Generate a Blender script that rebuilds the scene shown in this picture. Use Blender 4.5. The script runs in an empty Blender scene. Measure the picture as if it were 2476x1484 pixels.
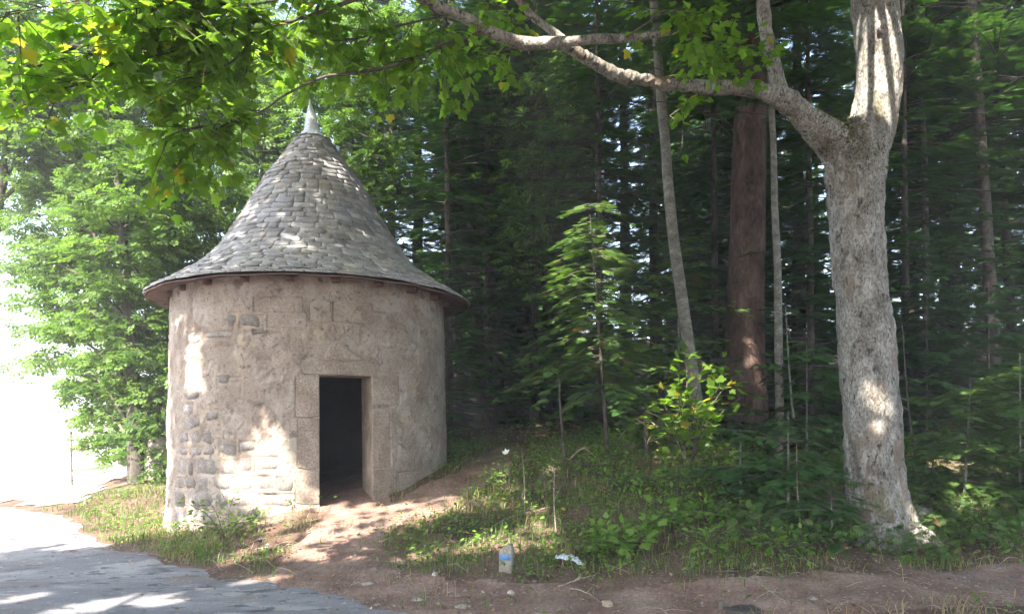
import bpy, math, random
import numpy as np
from mathutils import Vector, Matrix

GLARE_DENSITY = 0.0025  # density of the volume that imitates lens glare
random.seed(7)
rng = np.random.default_rng(11)
R = math.radians
scene = bpy.context.scene
col = scene.collection

# ------------------------------------------------------------------ camera, sky, sun, exposure
EYE, FPX, HOR = 1.6, 1860.0, 1010.0          # photo measured at 2475 px wide
cam = bpy.data.cameras.new('camera')
cam.sensor_width = 36.0
cam.lens = 36.0 * FPX / 2475.0
cam.shift_y = (HOR - 742.0) / 2475.0
cam.clip_end = 2000
camo = bpy.data.objects.new('camera', cam); col.objects.link(camo)
camo.location = (0, 0, EYE); camo.rotation_euler = (R(90), 0, 0)
scene.camera = camo

SUN = Vector((-0.47, -0.86, 1.0)).normalized()          # towards the sun
elev = math.asin(SUN.z); azim = math.atan2(SUN.x, SUN.y)
world = bpy.data.worlds.new('World'); scene.world = world; world.use_nodes = True
wn = world.node_tree; wn.nodes.clear()
sky = wn.nodes.new('ShaderNodeTexSky'); sky.sky_type = 'NISHITA'; sky.sun_disc = False
sky.sun_elevation = elev; sky.sun_rotation = azim
sky.air_density = 1.0; sky.dust_density = 2.5
bg = wn.nodes.new('ShaderNodeBackground'); bg.inputs['Strength'].default_value = 0.15
wo = wn.nodes.new('ShaderNodeOutputWorld')
wn.links.new(sky.outputs[0], bg.inputs[0]); wn.links.new(bg.outputs[0], wo.inputs[0])
sl = bpy.data.lights.new('sun', 'SUN'); sl.energy = 5.0; sl.angle = R(0.55); sl.color = (1.0, 0.93, 0.82)
so = bpy.data.objects.new('sun', sl); col.objects.link(so)
so.rotation_euler = (-SUN).to_track_quat('-Z', 'Y').to_euler()
scene.view_settings.view_transform = 'Standard'; scene.view_settings.look = 'None'
scene.view_settings.gamma = 1.0; scene.view_settings.use_curve_mapping = False
scene.view_settings.exposure = 2.7
scene.cycles.use_denoising = True
scene.cycles.max_bounces = 5; scene.cycles.diffuse_bounces = 4
scene.cycles.glossy_bounces = 2; scene.cycles.transmission_bounces = 3
scene.cycles.sample_clamp_indirect = 6.0
scene.cycles.use_adaptive_sampling = True; scene.cycles.adaptive_threshold = 0.018; scene.cycles.adaptive_min_samples = 24

# ------------------------------------------------------------------ small maths
def P(px, py, Y):
    return np.array([(px - 1237.5) / FPX * Y, Y, EYE + (HOR - py) / FPX * Y])

def smooth(a, b, x):
    t = np.clip((np.asarray(x, float) - a) / (b - a), 0, 1)
    return t * t * (3 - 2 * t)

def _hash(ix, iy, iz, seed):
    h = (ix * 374761393 + iy * 668265263 + iz * 2147483647 + seed * 1274126177) & 0xFFFFFFFF
    h = ((h ^ (h >> 13)) * 1274126177) & 0xFFFFFFFF
    h = ((h ^ (h >> 16)) * 2246822519) & 0xFFFFFFFF
    return ((h ^ (h >> 15)) & 0xFFFFFF) / float(0xFFFFFF)

def vnoise(p, seed=0):
    p = np.asarray(p, float)
    i = np.floor(p).astype(np.int64); f = p - i; f = f * f * (3 - 2 * f)
    out = 0
    for dx in (0, 1):
        for dy in (0, 1):
            for dz in (0, 1):
                w = (f[..., 0] if dx else 1 - f[..., 0]) * (f[..., 1] if dy else 1 - f[..., 1]) * (f[..., 2] if dz else 1 - f[..., 2])
                out = out + w * _hash(i[..., 0] + dx, i[..., 1] + dy, i[..., 2] + dz, seed)
    return out

def fbm(p, octaves=4, seed=0, gain=0.5):
    p = np.asarray(p, float); a, s, t = 1.0, 0.0, 0.0
    for k in range(octaves):
        s = s + a * vnoise(p * (2.03 ** k) + 17.3 * k, seed + k); t += a; a *= gain
    return s / t          # 0..1

def xyz(x, y, z=0.0):
    x, y = np.broadcast_arrays(np.asarray(x, float), np.asarray(y, float))
    return np.stack([x, y, np.zeros_like(x) + z], -1)

def catmull(pts, n):
    pts = np.asarray(pts, float)
    if len(pts) == 2:
        t = np.linspace(0, 1, n)[:, None]; return pts[0] * (1 - t) + pts[1] * t
    q = np.vstack([2 * pts[0] - pts[1], pts, 2 * pts[-1] - pts[-2]])
    u = np.linspace(0, len(pts) - 1 - 1e-6, n); k = u.astype(int); t = (u - k)[:, None]
    p0, p1, p2, p3 = q[k], q[k + 1], q[k + 2], q[k + 3]
    return 0.5 * (2 * p1 + (p2 - p0) * t + (2 * p0 - 5 * p1 + 4 * p2 - p3) * t ** 2 + (3 * p1 - p0 - 3 * p2 + p3) * t ** 3)

def unit(v):
    v = np.asarray(v, float)
    return v / np.maximum(np.linalg.norm(v, axis=-1, keepdims=True), 1e-9)

# ------------------------------------------------------------------ mesh collecting
class MB:
    def __init__(s): s.v, s.f, s.n, s.t, s.nv = [], [], [], [], 0
    def add(s, verts, faces, tone=None):
        """faces: list of tuples or a 2-d array"""
        verts = np.asarray(verts, float).reshape(-1, 3)
        if isinstance(faces, np.ndarray):
            s.f.append(faces.reshape(-1) + s.nv); s.n.append(np.full(len(faces), faces.shape[1])); m = len(faces)
        else:
            m = len(faces)
            s.f.append(np.array([i for f in faces for i in f], int) + s.nv); s.n.append(np.array([len(f) for f in faces], int))
        if tone is None: tone = 0.5
        s.t.append(np.broadcast_to(np.asarray(tone, float), (m,)).copy())
        s.v.append(verts); s.nv += len(verts)
    def stamp(s, tv, tf, pos, frames, scale, tone=None):
        """copies of one template: tv (n,3), tf list of faces, frames (N,3,3) with the axes in columns"""
        N = len(pos)
        if N == 0: return
        tv = np.asarray(tv, float); scale = np.broadcast_to(np.asarray(scale, float), (N,))
        V = np.einsum('nij,kj->nki', frames, tv) * scale[:, None, None] + np.asarray(pos)[:, None, :]
        flat = np.array([i for f in tf for i in f], int); cnt = np.array([len(f) for f in tf], int)
        off = (np.arange(N) * len(tv))[:, None] + s.nv
        s.f.append((flat[None] + off).reshape(-1)); s.n.append(np.tile(cnt, N))
        if tone is None: tone = rng.random(N)
        s.t.append(np.repeat(np.broadcast_to(tone, (N,)), len(tf)))
        s.v.append(V.reshape(-1, 3)); s.nv += N * len(tv)
    def tube(s, pts, rad, sides=6, tone=0.5, cap=True):
        pts = np.asarray(pts, float); n = len(pts); rad = np.broadcast_to(np.asarray(rad, float), (n,))
        d = unit(np.gradient(pts, axis=0)); a = np.array([0.0, 0, 1]) if abs(d[0][2]) < 0.8 else np.array([1.0, 0, 0])
        x = unit(np.cross(a, d[0])); ring = []
        th = np.arange(sides) * 2 * math.pi / sides
        for i in range(n):
            x = unit(x - d[i] * np.dot(x, d[i])); y = np.cross(d[i], x)
            ring.append(pts[i] + rad[i] * (np.cos(th)[:, None] * x + np.sin(th)[:, None] * y))
        V = np.array(ring).reshape(-1, 3)
        i = np.arange(n - 1)[:, None] * sides; j = np.arange(sides)[None]; k = (j + 1) % sides
        F = np.stack([i + j, i + k, i + k + sides, i + j + sides], -1).reshape(-1, 4)
        s.add(V, F, tone)
        if cap:
            s.add(np.array(ring[-1]), [tuple(range(sides))], tone); s.add(np.array(ring[0]), [tuple(range(sides))[::-1]], tone)
    def mesh(s, name, mat, smooth_shade=False):
        me = bpy.data.meshes.new(name)
        V = np.concatenate(s.v); F = np.concatenate(s.f); N = np.concatenate(s.n)
        me.vertices.add(len(V)); me.vertices.foreach_set('co', V.astype(np.float32).ravel())
        me.loops.add(len(F)); me.loops.foreach_set('vertex_index', F.astype(np.int32))
        me.polygons.add(len(N)); me.polygons.foreach_set('loop_start', np.concatenate([[0], np.cumsum(N)[:-1]]).astype(np.int32))
        at = me.attributes.new('tone', 'FLOAT', 'FACE'); at.data.foreach_set('value', np.concatenate(s.t).astype(np.float32))
        me.update(calc_edges=True)
        if smooth_shade: me.polygons.foreach_set('use_smooth', np.ones(len(N), bool))
        if mat: me.materials.append(mat)
        return me
    def build(s, name, mat, parent=None, smooth_shade=False):
        return link(name, s.mesh(name, mat, smooth_shade), parent)

def link(name, data, parent=None, loc=None):
    o = bpy.data.objects.new(name, data); col.objects.link(o)
    if parent is not None:
        o.parent = parent
        o.matrix_parent_inverse = Matrix.Translation(-Vector(parent.location))
    if loc is not None: o.location = loc
    return o

def thing(name, label, cat, loc=(0, 0, 0), group=None):
    o = bpy.data.objects.new(name, None); col.objects.link(o); o.location = [float(c) for c in loc]
    o.empty_display_size = 0.1
    return tag(o, label, cat, group)

def tag(o, label=None, cat=None, group=None, kind=None):
    if label: o['label'] = label
    if cat: o['category'] = cat
    if group: o['group'] = group
    if kind: o['kind'] = kind
    return o

def frames(d, n):
    """columns: side, along, normal"""
    d = unit(d); n = np.asarray(n, float); n = unit(n - d * np.sum(n * d, -1, keepdims=True))
    return np.stack([np.cross(d, n), d, n], -1)

# ------------------------------------------------------------------ materials
def new_mat(name):
    m = bpy.data.materials.new(name); m.use_nodes = True; nt = m.node_tree; nt.nodes.clear()
    return m, nt, nt.nodes.new, nt.links.new

def ramp(nt, stops):
    r = nt.nodes.new('ShaderNodeValToRGB'); e = r.color_ramp.elements
    while len(e) < len(stops): e.new(0.5)
    for k, (p, c) in enumerate(stops): e[k].position = p; e[k].color = (*c, 1)
    return r

def noise_node(nt, vec, scale, detail=5, rough=0.6, dist=0.0):
    n = nt.nodes.new('ShaderNodeTexNoise'); n.inputs['Scale'].default_value = scale
    n.inputs['Detail'].default_value = detail; n.inputs['Roughness'].default_value = rough
    n.inputs['Distortion'].default_value = dist
    nt.links.new(vec, n.inputs['Vector']); return n

def mixc(nt, fac, a, b, mode='MIX'):
    m = nt.nodes.new('ShaderNodeMix'); m.data_type = 'RGBA'; m.blend_type = mode
    for s, v in ((0, fac), (6, a), (7, b)):
        if isinstance(v, bpy.types.NodeSocket): nt.links.new(v, m.inputs[s])
        elif s == 0: m.inputs[0].default_value = v
        else: m.inputs[s].default_value = (*v, 1)
    return m.outputs[2]

def surf_mat(name, stops, scale, rough=0.9, stretch=(1, 1, 1), fine=60, bump=0.6, bump_dist=0.01, tone=0.0, patches=(), spec=0.2, detail=6, grain=.4):
    """stops: ramp over a noise; patches: (scale, lo, hi, colour, strength, stretch) blotches on top; tone: per-piece lightness"""
    m, nt, N, L = new_mat(name)
    tc = N('ShaderNodeTexCoord'); mp = N('ShaderNodeMapping'); L(tc.outputs['Object'], mp.inputs[0]); mp.inputs['Scale'].default_value = stretch
    n1 = noise_node(nt, mp.outputs[0], scale, detail, 0.65)
    r = ramp(nt, stops); L(n1.outputs[0], r.inputs[0]); c = r.outputs[0]
    n2 = noise_node(nt, mp.outputs[0], fine, 4, 0.7)
    rr = ramp(nt, [(0.34, (1 - grain,) * 3), (0.66, (1 + grain * .8,) * 3)]); L(n2.outputs[0], rr.inputs[0])
    c = mixc(nt, 1.0, c, rr.outputs[0], 'MULTIPLY')
    for k, (sc, lo, hi, colr, st) in enumerate(patches):
        np_ = noise_node(nt, mp.outputs[0], sc, 6, 0.6, 0.3); np_.noise_dimensions = '4D'; np_.inputs['W'].default_value = 3.7 * k + 1
        q = ramp(nt, [(lo, (0, 0, 0)), (hi, (st, st, st))]); L(np_.outputs[0], q.inputs[0])
        c = mixc(nt, q.outputs[0], c, colr)
    if tone:
        at = N('ShaderNodeAttribute'); at.attribute_name = 'tone'
        q = ramp(nt, [(0, (1 - tone,) * 3), (1, (1 + tone,) * 3)]); L(at.outputs['Fac'], q.inputs[0])
        c = mixc(nt, 1.0, c, q.outputs[0], 'MULTIPLY')
    b = N('ShaderNodeBsdfPrincipled'); L(c, b.inputs['Base Color']); b.inputs['Roughness'].default_value = rough
    b.inputs['Specular IOR Level'].default_value = spec
    if bump:
        ad = N('ShaderNodeMath'); ad.operation = 'MULTIPLY_ADD'; L(n2.outputs[0], ad.inputs[0]); ad.inputs[1].default_value = 0.5; L(n1.outputs[0], ad.inputs[2])
        bp = N('ShaderNodeBump'); bp.inputs['Strength'].default_value = bump; bp.inputs['Distance'].default_value = bump_dist
        L(ad.outputs[0], bp.inputs['Height']); L(bp.outputs[0], b.inputs['Normal'])
    o = N('ShaderNodeOutputMaterial'); L(b.outputs[0], o.inputs[0])
    return m

def leaf_mat(name, dark, light, trans=0.4, odd=None, rough=0.5, spec=0.3):
    m, nt, N, L = new_mat(name)
    at = N('ShaderNodeAttribute'); at.attribute_name = 'tone'
    stops = [(0.0, dark), (0.85, light)]
    if odd: stops += [(0.975, light), (0.985, odd)]
    r = ramp(nt, stops); L(at.outputs['Fac'], r.inputs[0])
    b = N('ShaderNodeBsdfPrincipled'); L(r.outputs[0], b.inputs['Base Color']); b.inputs['Roughness'].default_value = rough
    b.inputs['Specular IOR Level'].default_value = spec
    t = N('ShaderNodeBsdfTranslucent')
    c = mixc(nt, 1.0, r.outputs[0], (1.5, 1.6, 0.7), 'MULTIPLY'); L(c, t.inputs[0])
    mx = N('ShaderNodeMixShader'); mx.inputs[0].default_value = trans
    L(b.outputs[0], mx.inputs[1]); L(t.outputs[0], mx.inputs[2])
    o = N('ShaderNodeOutputMaterial'); L(mx.outputs[0], o.inputs[0])
    return m

M = {}
M['soil'] = surf_mat('forest_soil', [(0.3, (0.06, 0.036, 0.026)), (0.5, (0.12, 0.076, 0.056)), (0.72, (0.18, 0.124, 0.098))], 1.6, 0.95, fine=28, bump=0.9, bump_dist=0.03,
                     patches=[(0.9, 0.55, 0.66, (0.05, 0.058, 0.025), 0.65), (7, 0.62, 0.7, (0.16, 0.10, 0.06), 0.6)])
M['path'] = surf_mat('trodden_soil', [(0.32, (0.125, 0.074, 0.055)), (0.5, (0.20, 0.128, 0.10)), (0.66, (0.27, 0.19, 0.155))], 2.2, 0.95, fine=35, bump=0.8, bump_dist=0.02,
                     patches=[(5, 0.6, 0.68, (0.10, 0.065, 0.05), 0.6)])
M['asphalt'] = surf_mat('worn_asphalt', [(0.32, (0.125, 0.123, 0.136)), (0.5, (0.17, 0.168, 0.182)), (0.68, (0.23, 0.228, 0.24))], 0.9, 0.8, fine=90, bump=0.5, bump_dist=0.01,
                        stretch=(0.7, 1.6, 1), patches=[(1.6, 0.54, 0.6, (0.30, 0.29, 0.29), 0.7), (4.5, 0.58, 0.61, (0.05, 0.05, 0.058), 0.8), (2.2, 0.56, 0.64, (0.16, 0.125, 0.11), 0.75), (14, .6, .64, (.36, .35, .34), .6)])
M['plaster'] = surf_mat('lime_plaster', [(0.30, (0.185, 0.146, 0.118)), (0.48, (0.27, 0.222, 0.184)), (0.68, (0.35, 0.30, 0.255))], 2.6, 0.95, fine=48, bump=1.0, bump_dist=0.016, grain=.3,
                        patches=[(1.0, 0.50, 0.62, (0.22, 0.165, 0.132), 0.5), (2.4, 0.54, 0.60, (0.36, 0.32, 0.28), 0.6), (6, 0.58, 0.64, (0.13, 0.105, 0.095), 0.75), (3, 0.57, 0.64, (0.40, 0.33, 0.24), 0.6), (20, 0.60, 0.65, (0.11, 0.09, 0.08), 0.8)])
M['stone'] = surf_mat('rubble_stone', [(0.30, (0.13, 0.113, 0.102)), (0.5, (0.225, 0.198, 0.18)), (0.7, (0.33, 0.295, 0.27))], 6, 0.95, fine=50, bump=1.0, bump_dist=0.015, tone=0.22,
                      patches=[(4, 0.6, 0.7, (0.30, 0.22, 0.18), 0.6)])
M['ashlar'] = surf_mat('dressed_stone', [(0.30, (0.175, 0.135, 0.106)), (0.48, (0.25, 0.202, 0.165)), (0.68, (0.325, 0.276, 0.23))], 3, 0.95, fine=45, bump=0.9, bump_dist=0.012, tone=0.06,
                       patches=[(5, 0.62, 0.7, (0.19, 0.155, 0.125), 0.6)])
M['slate'] = surf_mat('stone_slate', [(0.30, (0.195, 0.19, 0.192)), (0.5, (0.28, 0.276, 0.275)), (0.68, (0.37, 0.362, 0.355))], 5, 0.65, fine=55, bump=0.7, bump_dist=0.006, tone=0.34, spec=0.4,
                      patches=[(1.4, 0.56, 0.66, (0.36, 0.31, 0.22), 0.6), (8, 0.58, 0.65, (0.12, 0.12, 0.11), 0.7), (0.8, 0.55, 0.65, (0.26, 0.28, 0.34), 0.6), (15, .61, .65, (.42, .42, .36), .7)])
M['soffit'] = surf_mat('weathered_board', [(0.3, (0.085, 0.05, 0.042)), (0.6, (0.17, 0.11, 0.095))], 6, 0.9, stretch=(1, 1, 4), fine=40, bump=0.5)
M['lead'] = surf_mat('lead_sheet', [(0.3, (0.42, 0.43, 0.47)), (0.7, (0.6, 0.61, 0.65))], 5, 0.5, fine=30, bump=0.2, bump_dist=0.004, spec=0.5, patches=[(9, 0.6, 0.7, (0.28, 0.28, 0.3), 0.5)])
M['dark'] = surf_mat('timber_and_room_shade', [(0.3, (0.03, 0.025, 0.022)), (0.7, (0.06, 0.05, 0.045))], 4, 0.95, bump=0)  # dark roof deck colour; on the inner wall it paints the room's shade
M['maple_bark'] = surf_mat('grey_lichened_bark', [(0.33, (0.115, 0.104, 0.09)), (0.46, (0.215, 0.20, 0.176)), (0.58, (0.29, 0.275, 0.248)), (0.68, (0.37, 0.355, 0.325))], 5.5, 0.95, stretch=(1, 1, 0.5), fine=48, bump=1.0, bump_dist=0.05, grain=.6,
                           patches=[(2.6, 0.54, 0.6, (0.20, 0.15, 0.11), 0.65), (9, 0.57, 0.62, (0.40, 0.39, 0.36), 0.6), (1.1, 0.57, 0.64, (0.10, 0.095, 0.035), 0.7), (16, 0.60, 0.63, (0.035, 0.03, 0.025), 0.85)])
M['moss'] = leaf_mat('moss', (0.06, 0.06, 0.015), (0.14, 0.135, 0.04), 0.1, rough=0.9, spec=0.1)
M['twig_bark'] = surf_mat('twig_bark', [(0.3, (0.05, 0.04, 0.033)), (0.7, (0.12, 0.10, 0.085))], 8, 0.9, bump=0.4)
M['spruce_bark'] = surf_mat('reddish_spruce_bark', [(0.3, (0.035, 0.022, 0.017)), (0.5, (0.075, 0.048, 0.037)), (0.7, (0.13, 0.088, 0.07))], 5, 0.95, stretch=(1, 1, 0.4), fine=24, bump=1.0, bump_dist=0.04,
                            patches=[(9, 0.62, 0.68, (0.03, 0.02, 0.016), 0.8), (5, 0.66, 0.72, (0.26, 0.19, 0.15), 0.7)])
M['pale_bark'] = surf_mat('pale_grey_bark', [(0.3, (0.08, 0.075, 0.062)), (0.5, (0.15, 0.142, 0.12)), (0.7, (0.25, 0.235, 0.20))], 6, 0.9, stretch=(1, 1, 1.6), fine=30, bump=0.7, bump_dist=0.015,
                          patches=[(12, 0.62, 0.67, (0.05, 0.043, 0.036), 0.85), (2, 0.6, 0.68, (0.11, 0.13, 0.06), 0.6)])
M['dark_bark'] = surf_mat('dark_bark', [(0.3, (0.04, 0.035, 0.03)), (0.7, (0.11, 0.095, 0.08))], 5, 0.95, stretch=(1, 1, 0.5), fine=24, bump=0.8, bump_dist=0.03)
M['dry_wood'] = surf_mat('dry_bare_wood', [(0.3, (0.22, 0.17, 0.12)), (0.7, (0.42, 0.35, 0.27))], 9, 0.9, bump=0.4)
M['maple_leaf'] = leaf_mat('maple_leaf', (0.09, 0.172, 0.02), (0.165, 0.272, 0.042), 0.68, odd=(0.3, 0.26, 0.03))
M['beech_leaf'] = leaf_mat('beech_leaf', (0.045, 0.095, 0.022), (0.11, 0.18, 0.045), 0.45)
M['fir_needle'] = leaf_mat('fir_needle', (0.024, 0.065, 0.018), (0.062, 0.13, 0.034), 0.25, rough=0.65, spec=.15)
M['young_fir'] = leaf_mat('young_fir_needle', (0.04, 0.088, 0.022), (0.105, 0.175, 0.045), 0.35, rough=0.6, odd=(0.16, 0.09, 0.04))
M['grass'] = leaf_mat('grass_blade', (0.05, 0.095, 0.02), (0.13, 0.18, 0.05), 0.35, odd=(0.32, 0.25, 0.12))
M['dry_grass'] = leaf_mat('dry_grass_blade', (0.18, 0.13, 0.07), (0.36, 0.28, 0.16), 0.3)
M['herb'] = leaf_mat('herb_leaf', (0.06, 0.125, 0.02), (0.155, 0.26, 0.045), 0.42, odd=(0.28, 0.26, 0.04))
M['dead_leaf'] = leaf_mat('dead_leaf', (0.10, 0.055, 0.03), (0.33, 0.22, 0.14), 0.2, odd=(0.5, 0.45, 0.38))
M['red_leaf'] = leaf_mat('rusty_red_leaf', (0.22, 0.075, 0.055), (0.36, 0.16, 0.12), 0.3)
M['flower'] = leaf_mat('white_petal', (0.7, 0.7, 0.72), (0.85, 0.85, 0.88), 0.3)
M['marker'] = surf_mat('pale_marker_stone', [(0.35, (0.19, 0.178, 0.14)), (0.65, (0.31, 0.295, 0.24))], 14, 0.9, fine=80, bump=0.5, bump_dist=0.004)
M['blue'] = surf_mat('blue_paint', [(0.3, (0.09, 0.19, 0.42)), (0.7, (0.13, 0.25, 0.5))], 20, 0.7, fine=90, bump=0.2)
M['foil'] = surf_mat('crumpled_foil', [(0.35, (0.35, 0.39, 0.48)), (0.65, (0.66, 0.7, 0.78))], 30, 0.35, bump=0.4, spec=0.6)
M['pebble'] = surf_mat('pebble', [(0.3, (0.13, 0.11, 0.095)), (0.7, (0.31, 0.275, 0.24))], 12, 0.9, bump=0.4, tone=0.3)

def add_cracks(m, scale, width, colr, strength):
    nt = m.node_tree; L = nt.links.new; b = next(n for n in nt.nodes if n.type == 'BSDF_PRINCIPLED'); src = b.inputs['Base Color'].links[0].from_socket
    mp = next(n for n in nt.nodes if n.type == 'MAPPING'); nz = noise_node(nt, mp.outputs[0], 1.8, 4, .65)
    ad = nt.nodes.new('ShaderNodeMix'); ad.data_type = 'VECTOR'; ad.inputs[0].default_value = .22; L(mp.outputs[0], ad.inputs[4]); L(nz.outputs['Color'], ad.inputs[5])
    v = nt.nodes.new('ShaderNodeTexVoronoi'); v.feature = 'DISTANCE_TO_EDGE'; v.inputs['Scale'].default_value = scale; L(ad.outputs[1], v.inputs['Vector'])
    r = ramp(nt, [(0.0, (strength,) * 3), (width, (0, 0, 0))]); L(v.outputs['Distance'], r.inputs[0])
    n2 = noise_node(nt, mp.outputs[0], 1.1, 3, .6); q = ramp(nt, [(.45, (0, 0, 0)), (.55, (1, 1, 1))]); L(n2.outputs[0], q.inputs[0])
    L(mixc(nt, mixc(nt, 1.0, r.outputs[0], q.outputs[0], 'MULTIPLY'), src, colr), b.inputs['Base Color'])
add_cracks(M['asphalt'], .9, .010, (.05, .048, .05), .6)
# ------------------------------------------------------------------ the lie of the land
CT = np.array([(-12, 4, 0), (-8, 6, 0), (-4, 5, 0), (0, 4, 0), (4, 4, 0), (0, 0, 0), (-6, 0, 0), (8, 2, 0), (-12, 10, -.03), (-10, 14, -.05), (-14, 20, -.15), (-20, 30, -.3),
    (-5.2, 11.8, .02), (-5.75, 13.5, .29), (-6.1, 14, .42), (-5, 15, .65), (-6.7, 12.5, .05), (-4.3, 10.2, .1), (-3.3, 9.8, .27), (-2.17, 10.1, .45), (-2, 9.2, .3), (-2.2, 8.2, .1), (-2.3, 7.4, .0),
    (-4, 8.2, 0), (-5, 9.2, 0), (-3, 7.6, 0), (-1.0, 11.6, .9), (-.4, 11.5, .87), (-1.25, 9.8, .44), (0, 12.5, 1.02), (0, 15, 1.3), (-3, 14.5, .95),
    (0, 10.2, .68), (.8, 11, 1.02), (2, 11, 1.05), (.5, 8.5, .3), (0, 7.45, .1), (2, 8, .24), (2, 6.9, .03), (3.2, 9.2, .42), (4.5, 9.3, .17), (4.5, 8.2, .07), (6, 9, .3), (5.3, 10.3, .58), (7, 10.5, .62),
    (4, 12, 1.0), (8, 13, 1.0), (6, 7, .02), (9, 7, .1), (-2, 18, 1.4), (4, 18, 1.7), (10, 18, 1.8), (0, 30, 3.4), (10, 30, 3.6), (-7, 22, .5), (-10, 26, 0), (20, 20, 2.2), (20, 8, .5), (0, 55, 7), (30, 50, 7), (-30, 55, -.5),
    (0, -20, 0), (-30, -10, 0), (30, -10, .2), (-40, 20, -.4), (-22, 45, -.4), (40, 20, 3)], float)
def _phi(a, b): return np.sqrt(((a[:, None, :] - b[None]) ** 2).sum(-1) + 0.8)
_A = np.zeros((len(CT) + 3,) * 2); _A[:-3, :-3] = _phi(CT[:, :2], CT[:, :2]) - np.eye(len(CT)) * 0.02
_A[:-3, -3] = 1; _A[:-3, -2:] = CT[:, :2]; _A[-3:, :-3] = _A[:-3, -3:].T
_W = np.linalg.solve(_A, np.concatenate([CT[:, 2], np.zeros(3)]))

ROAD = np.array([(-60, 34), (-30, 25), (-15, 17.5), (-9.5, 14), (-6.6, 11.8), (-5.5, 10.3), (-4.7, 9.3), (-3.45, 8.2), (-2.35, 7.45), (-1.5, 6.9), (-.65, 6.25), (1.4, 5.6), (5, 5.1), (14, 5), (60, 9),
                 (60, 0), (14, -2), (5, -2.2), (-3, -1), (-10, 4), (-16, 9), (-32, 17), (-60, 25)], float)
def poly_sd(x, y, poly):
    x = np.asarray(x, float); y = np.asarray(y, float); d = np.full(x.shape, 1e9); ins = np.zeros(x.shape, bool)
    for (ax, ay), (bx, by) in zip(poly, np.roll(poly, -1, 0)):
        ex, ey = bx - ax, by - ay; t = np.clip(((x - ax) * ex + (y - ay) * ey) / (ex * ex + ey * ey), 0, 1)
        d = np.minimum(d, np.hypot(x - ax - t * ex, y - ay - t * ey))
        c = ((ay > y) != (by > y)) & (x < (bx - ax) * (y - ay) / (by - ay + 1e-12) + ax); ins ^= c
    return np.where(ins, -d, d)
def line_sd(x, y, pts):
    """distance minus half-width to a poly-line of (x, y, half-width)"""
    x = np.asarray(x, float); y = np.asarray(y, float); d = np.full(x.shape, 1e9)
    for a, b in zip(pts[:-1], pts[1:]):
        ex, ey = b[0] - a[0], b[1] - a[1]; t = np.clip(((x - a[0]) * ex + (y - a[1]) * ey) / (ex * ex + ey * ey), 0, 1)
        d = np.minimum(d, np.hypot(x - a[0] - t * ex, y - a[1] - t * ey) - (a[2] + (b[2] - a[2]) * t))
    return d
PATHS = [[(-1.5, 6.9, .95), (-1.9, 8.0, .62), (-2.0, 9.1, .55), (-2.1, 10.3, .5)], [(-2.0, 9.3, .5), (-1.1, 10.0, .45), (-.45, 11.2, .42), (-.1, 12.6, .4), (.0, 13.6, .2)],
         [(-1.2, 6.75, .5), (1.0, 6.5, .55), (3.2, 7.0, .6), (5.2, 7.4, .7), (8.5, 7.3, .7)]]
def road_sd(x, y): return poly_sd(x, y, ROAD) + 0.35 * (fbm(xyz(x, y) * 1.7, 3, 5) - 0.5) + .16 * (fbm(xyz(x, y) * 7, 3, 8) - .5)
def path_sd(x, y):
    d = np.minimum.reduce([line_sd(x, y, p) for p in PATHS]); return d + 0.5 * (fbm(xyz(x, y) * 2.3, 3, 9) - 0.5)

HC = np.array([-3.11, 12.0])
def terr(x, y):
    x = np.atleast_1d(np.asarray(x, float)); y = np.atleast_1d(np.asarray(y, float)); sh = x.shape
    x = x.ravel(); y = y.ravel()
    rr = np.hypot(x, y - 15); k = np.minimum(1, 55 / np.maximum(rr, 1e-6)); cx, cy = x * k, 15 + (y - 15) * k
    q = np.stack([cx, cy], 1); z = np.empty(len(q))
    for s in range(0, len(q), 40000):
        qq = q[s:s + 40000]; z[s:s + 40000] = _phi(qq, CT[:, :2]) @ _W[:-3] + _W[-3] + qq @ _W[-2:]
    w = smooth(-.1, .6, poly_sd(x, y, ROAD)) * (1 - 0.7 * smooth(.1, -.4, np.minimum.reduce([line_sd(x, y, p) for p in PATHS])))
    z = z + (0.02 + 0.98 * w) * ((fbm(xyz(x, y) * 1.1, 3, 2) - .5) * 0.22 + (fbm(xyz(x, y) * 5.5, 3, 3) - .5) * 0.07)
    return z.reshape(sh)

def hit(px, py):
    """where the ray through a photo point meets the ground"""
    Y = np.linspace(5.5, 40, 1400); p = P(px, py, Y[:, None])if False else np.stack([(px - 1237.5) / FPX * Y, Y, EYE + (HOR - py) / FPX * Y], 1)
    b = np.nonzero(p[:, 2] <= terr(p[:, 0], p[:, 1]))[0]
    i = b[0] if len(b) else len(Y) - 1
    return np.array([p[i, 0], p[i, 1], float(terr(p[i, 0], p[i, 1])[0])])

def sheet(name, xs, ys, mat, keep=None, off=None):
    X, Yg = np.meshgrid(xs, ys); Z = terr(X, Yg)
    if off is not None: Z = Z + off(X, Yg)
    n, m = X.shape; i = np.arange(n - 1)[:, None] * m; j = np.arange(m - 1)[None]
    F = np.stack([i + j, i + j + 1, i + j + 1 + m, i + j + m], -1).reshape(-1, 4)
    if keep is not None:
        k = keep(X, Yg).ravel(); F = F[k[F].any(1)]
    used = np.unique(F); re = np.full(n * m, -1); re[used] = np.arange(len(used))
    mb = MB(); mb.add(np.stack([X, Yg, Z], -1).reshape(-1, 3)[used], re[F]); return mb.build(name, mat, None, True)
def axis(lo, a, b, hi, step, grow=1.18):
    c = list(np.arange(a, b, step)); d = step; v = c[-1]
    while v < hi: d *= grow; v += d; c.append(v)
    d = step; v = a; l = []
    while v > lo: d *= grow; v -= d; l.append(v)
    return np.array(l[::-1] + c)

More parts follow.
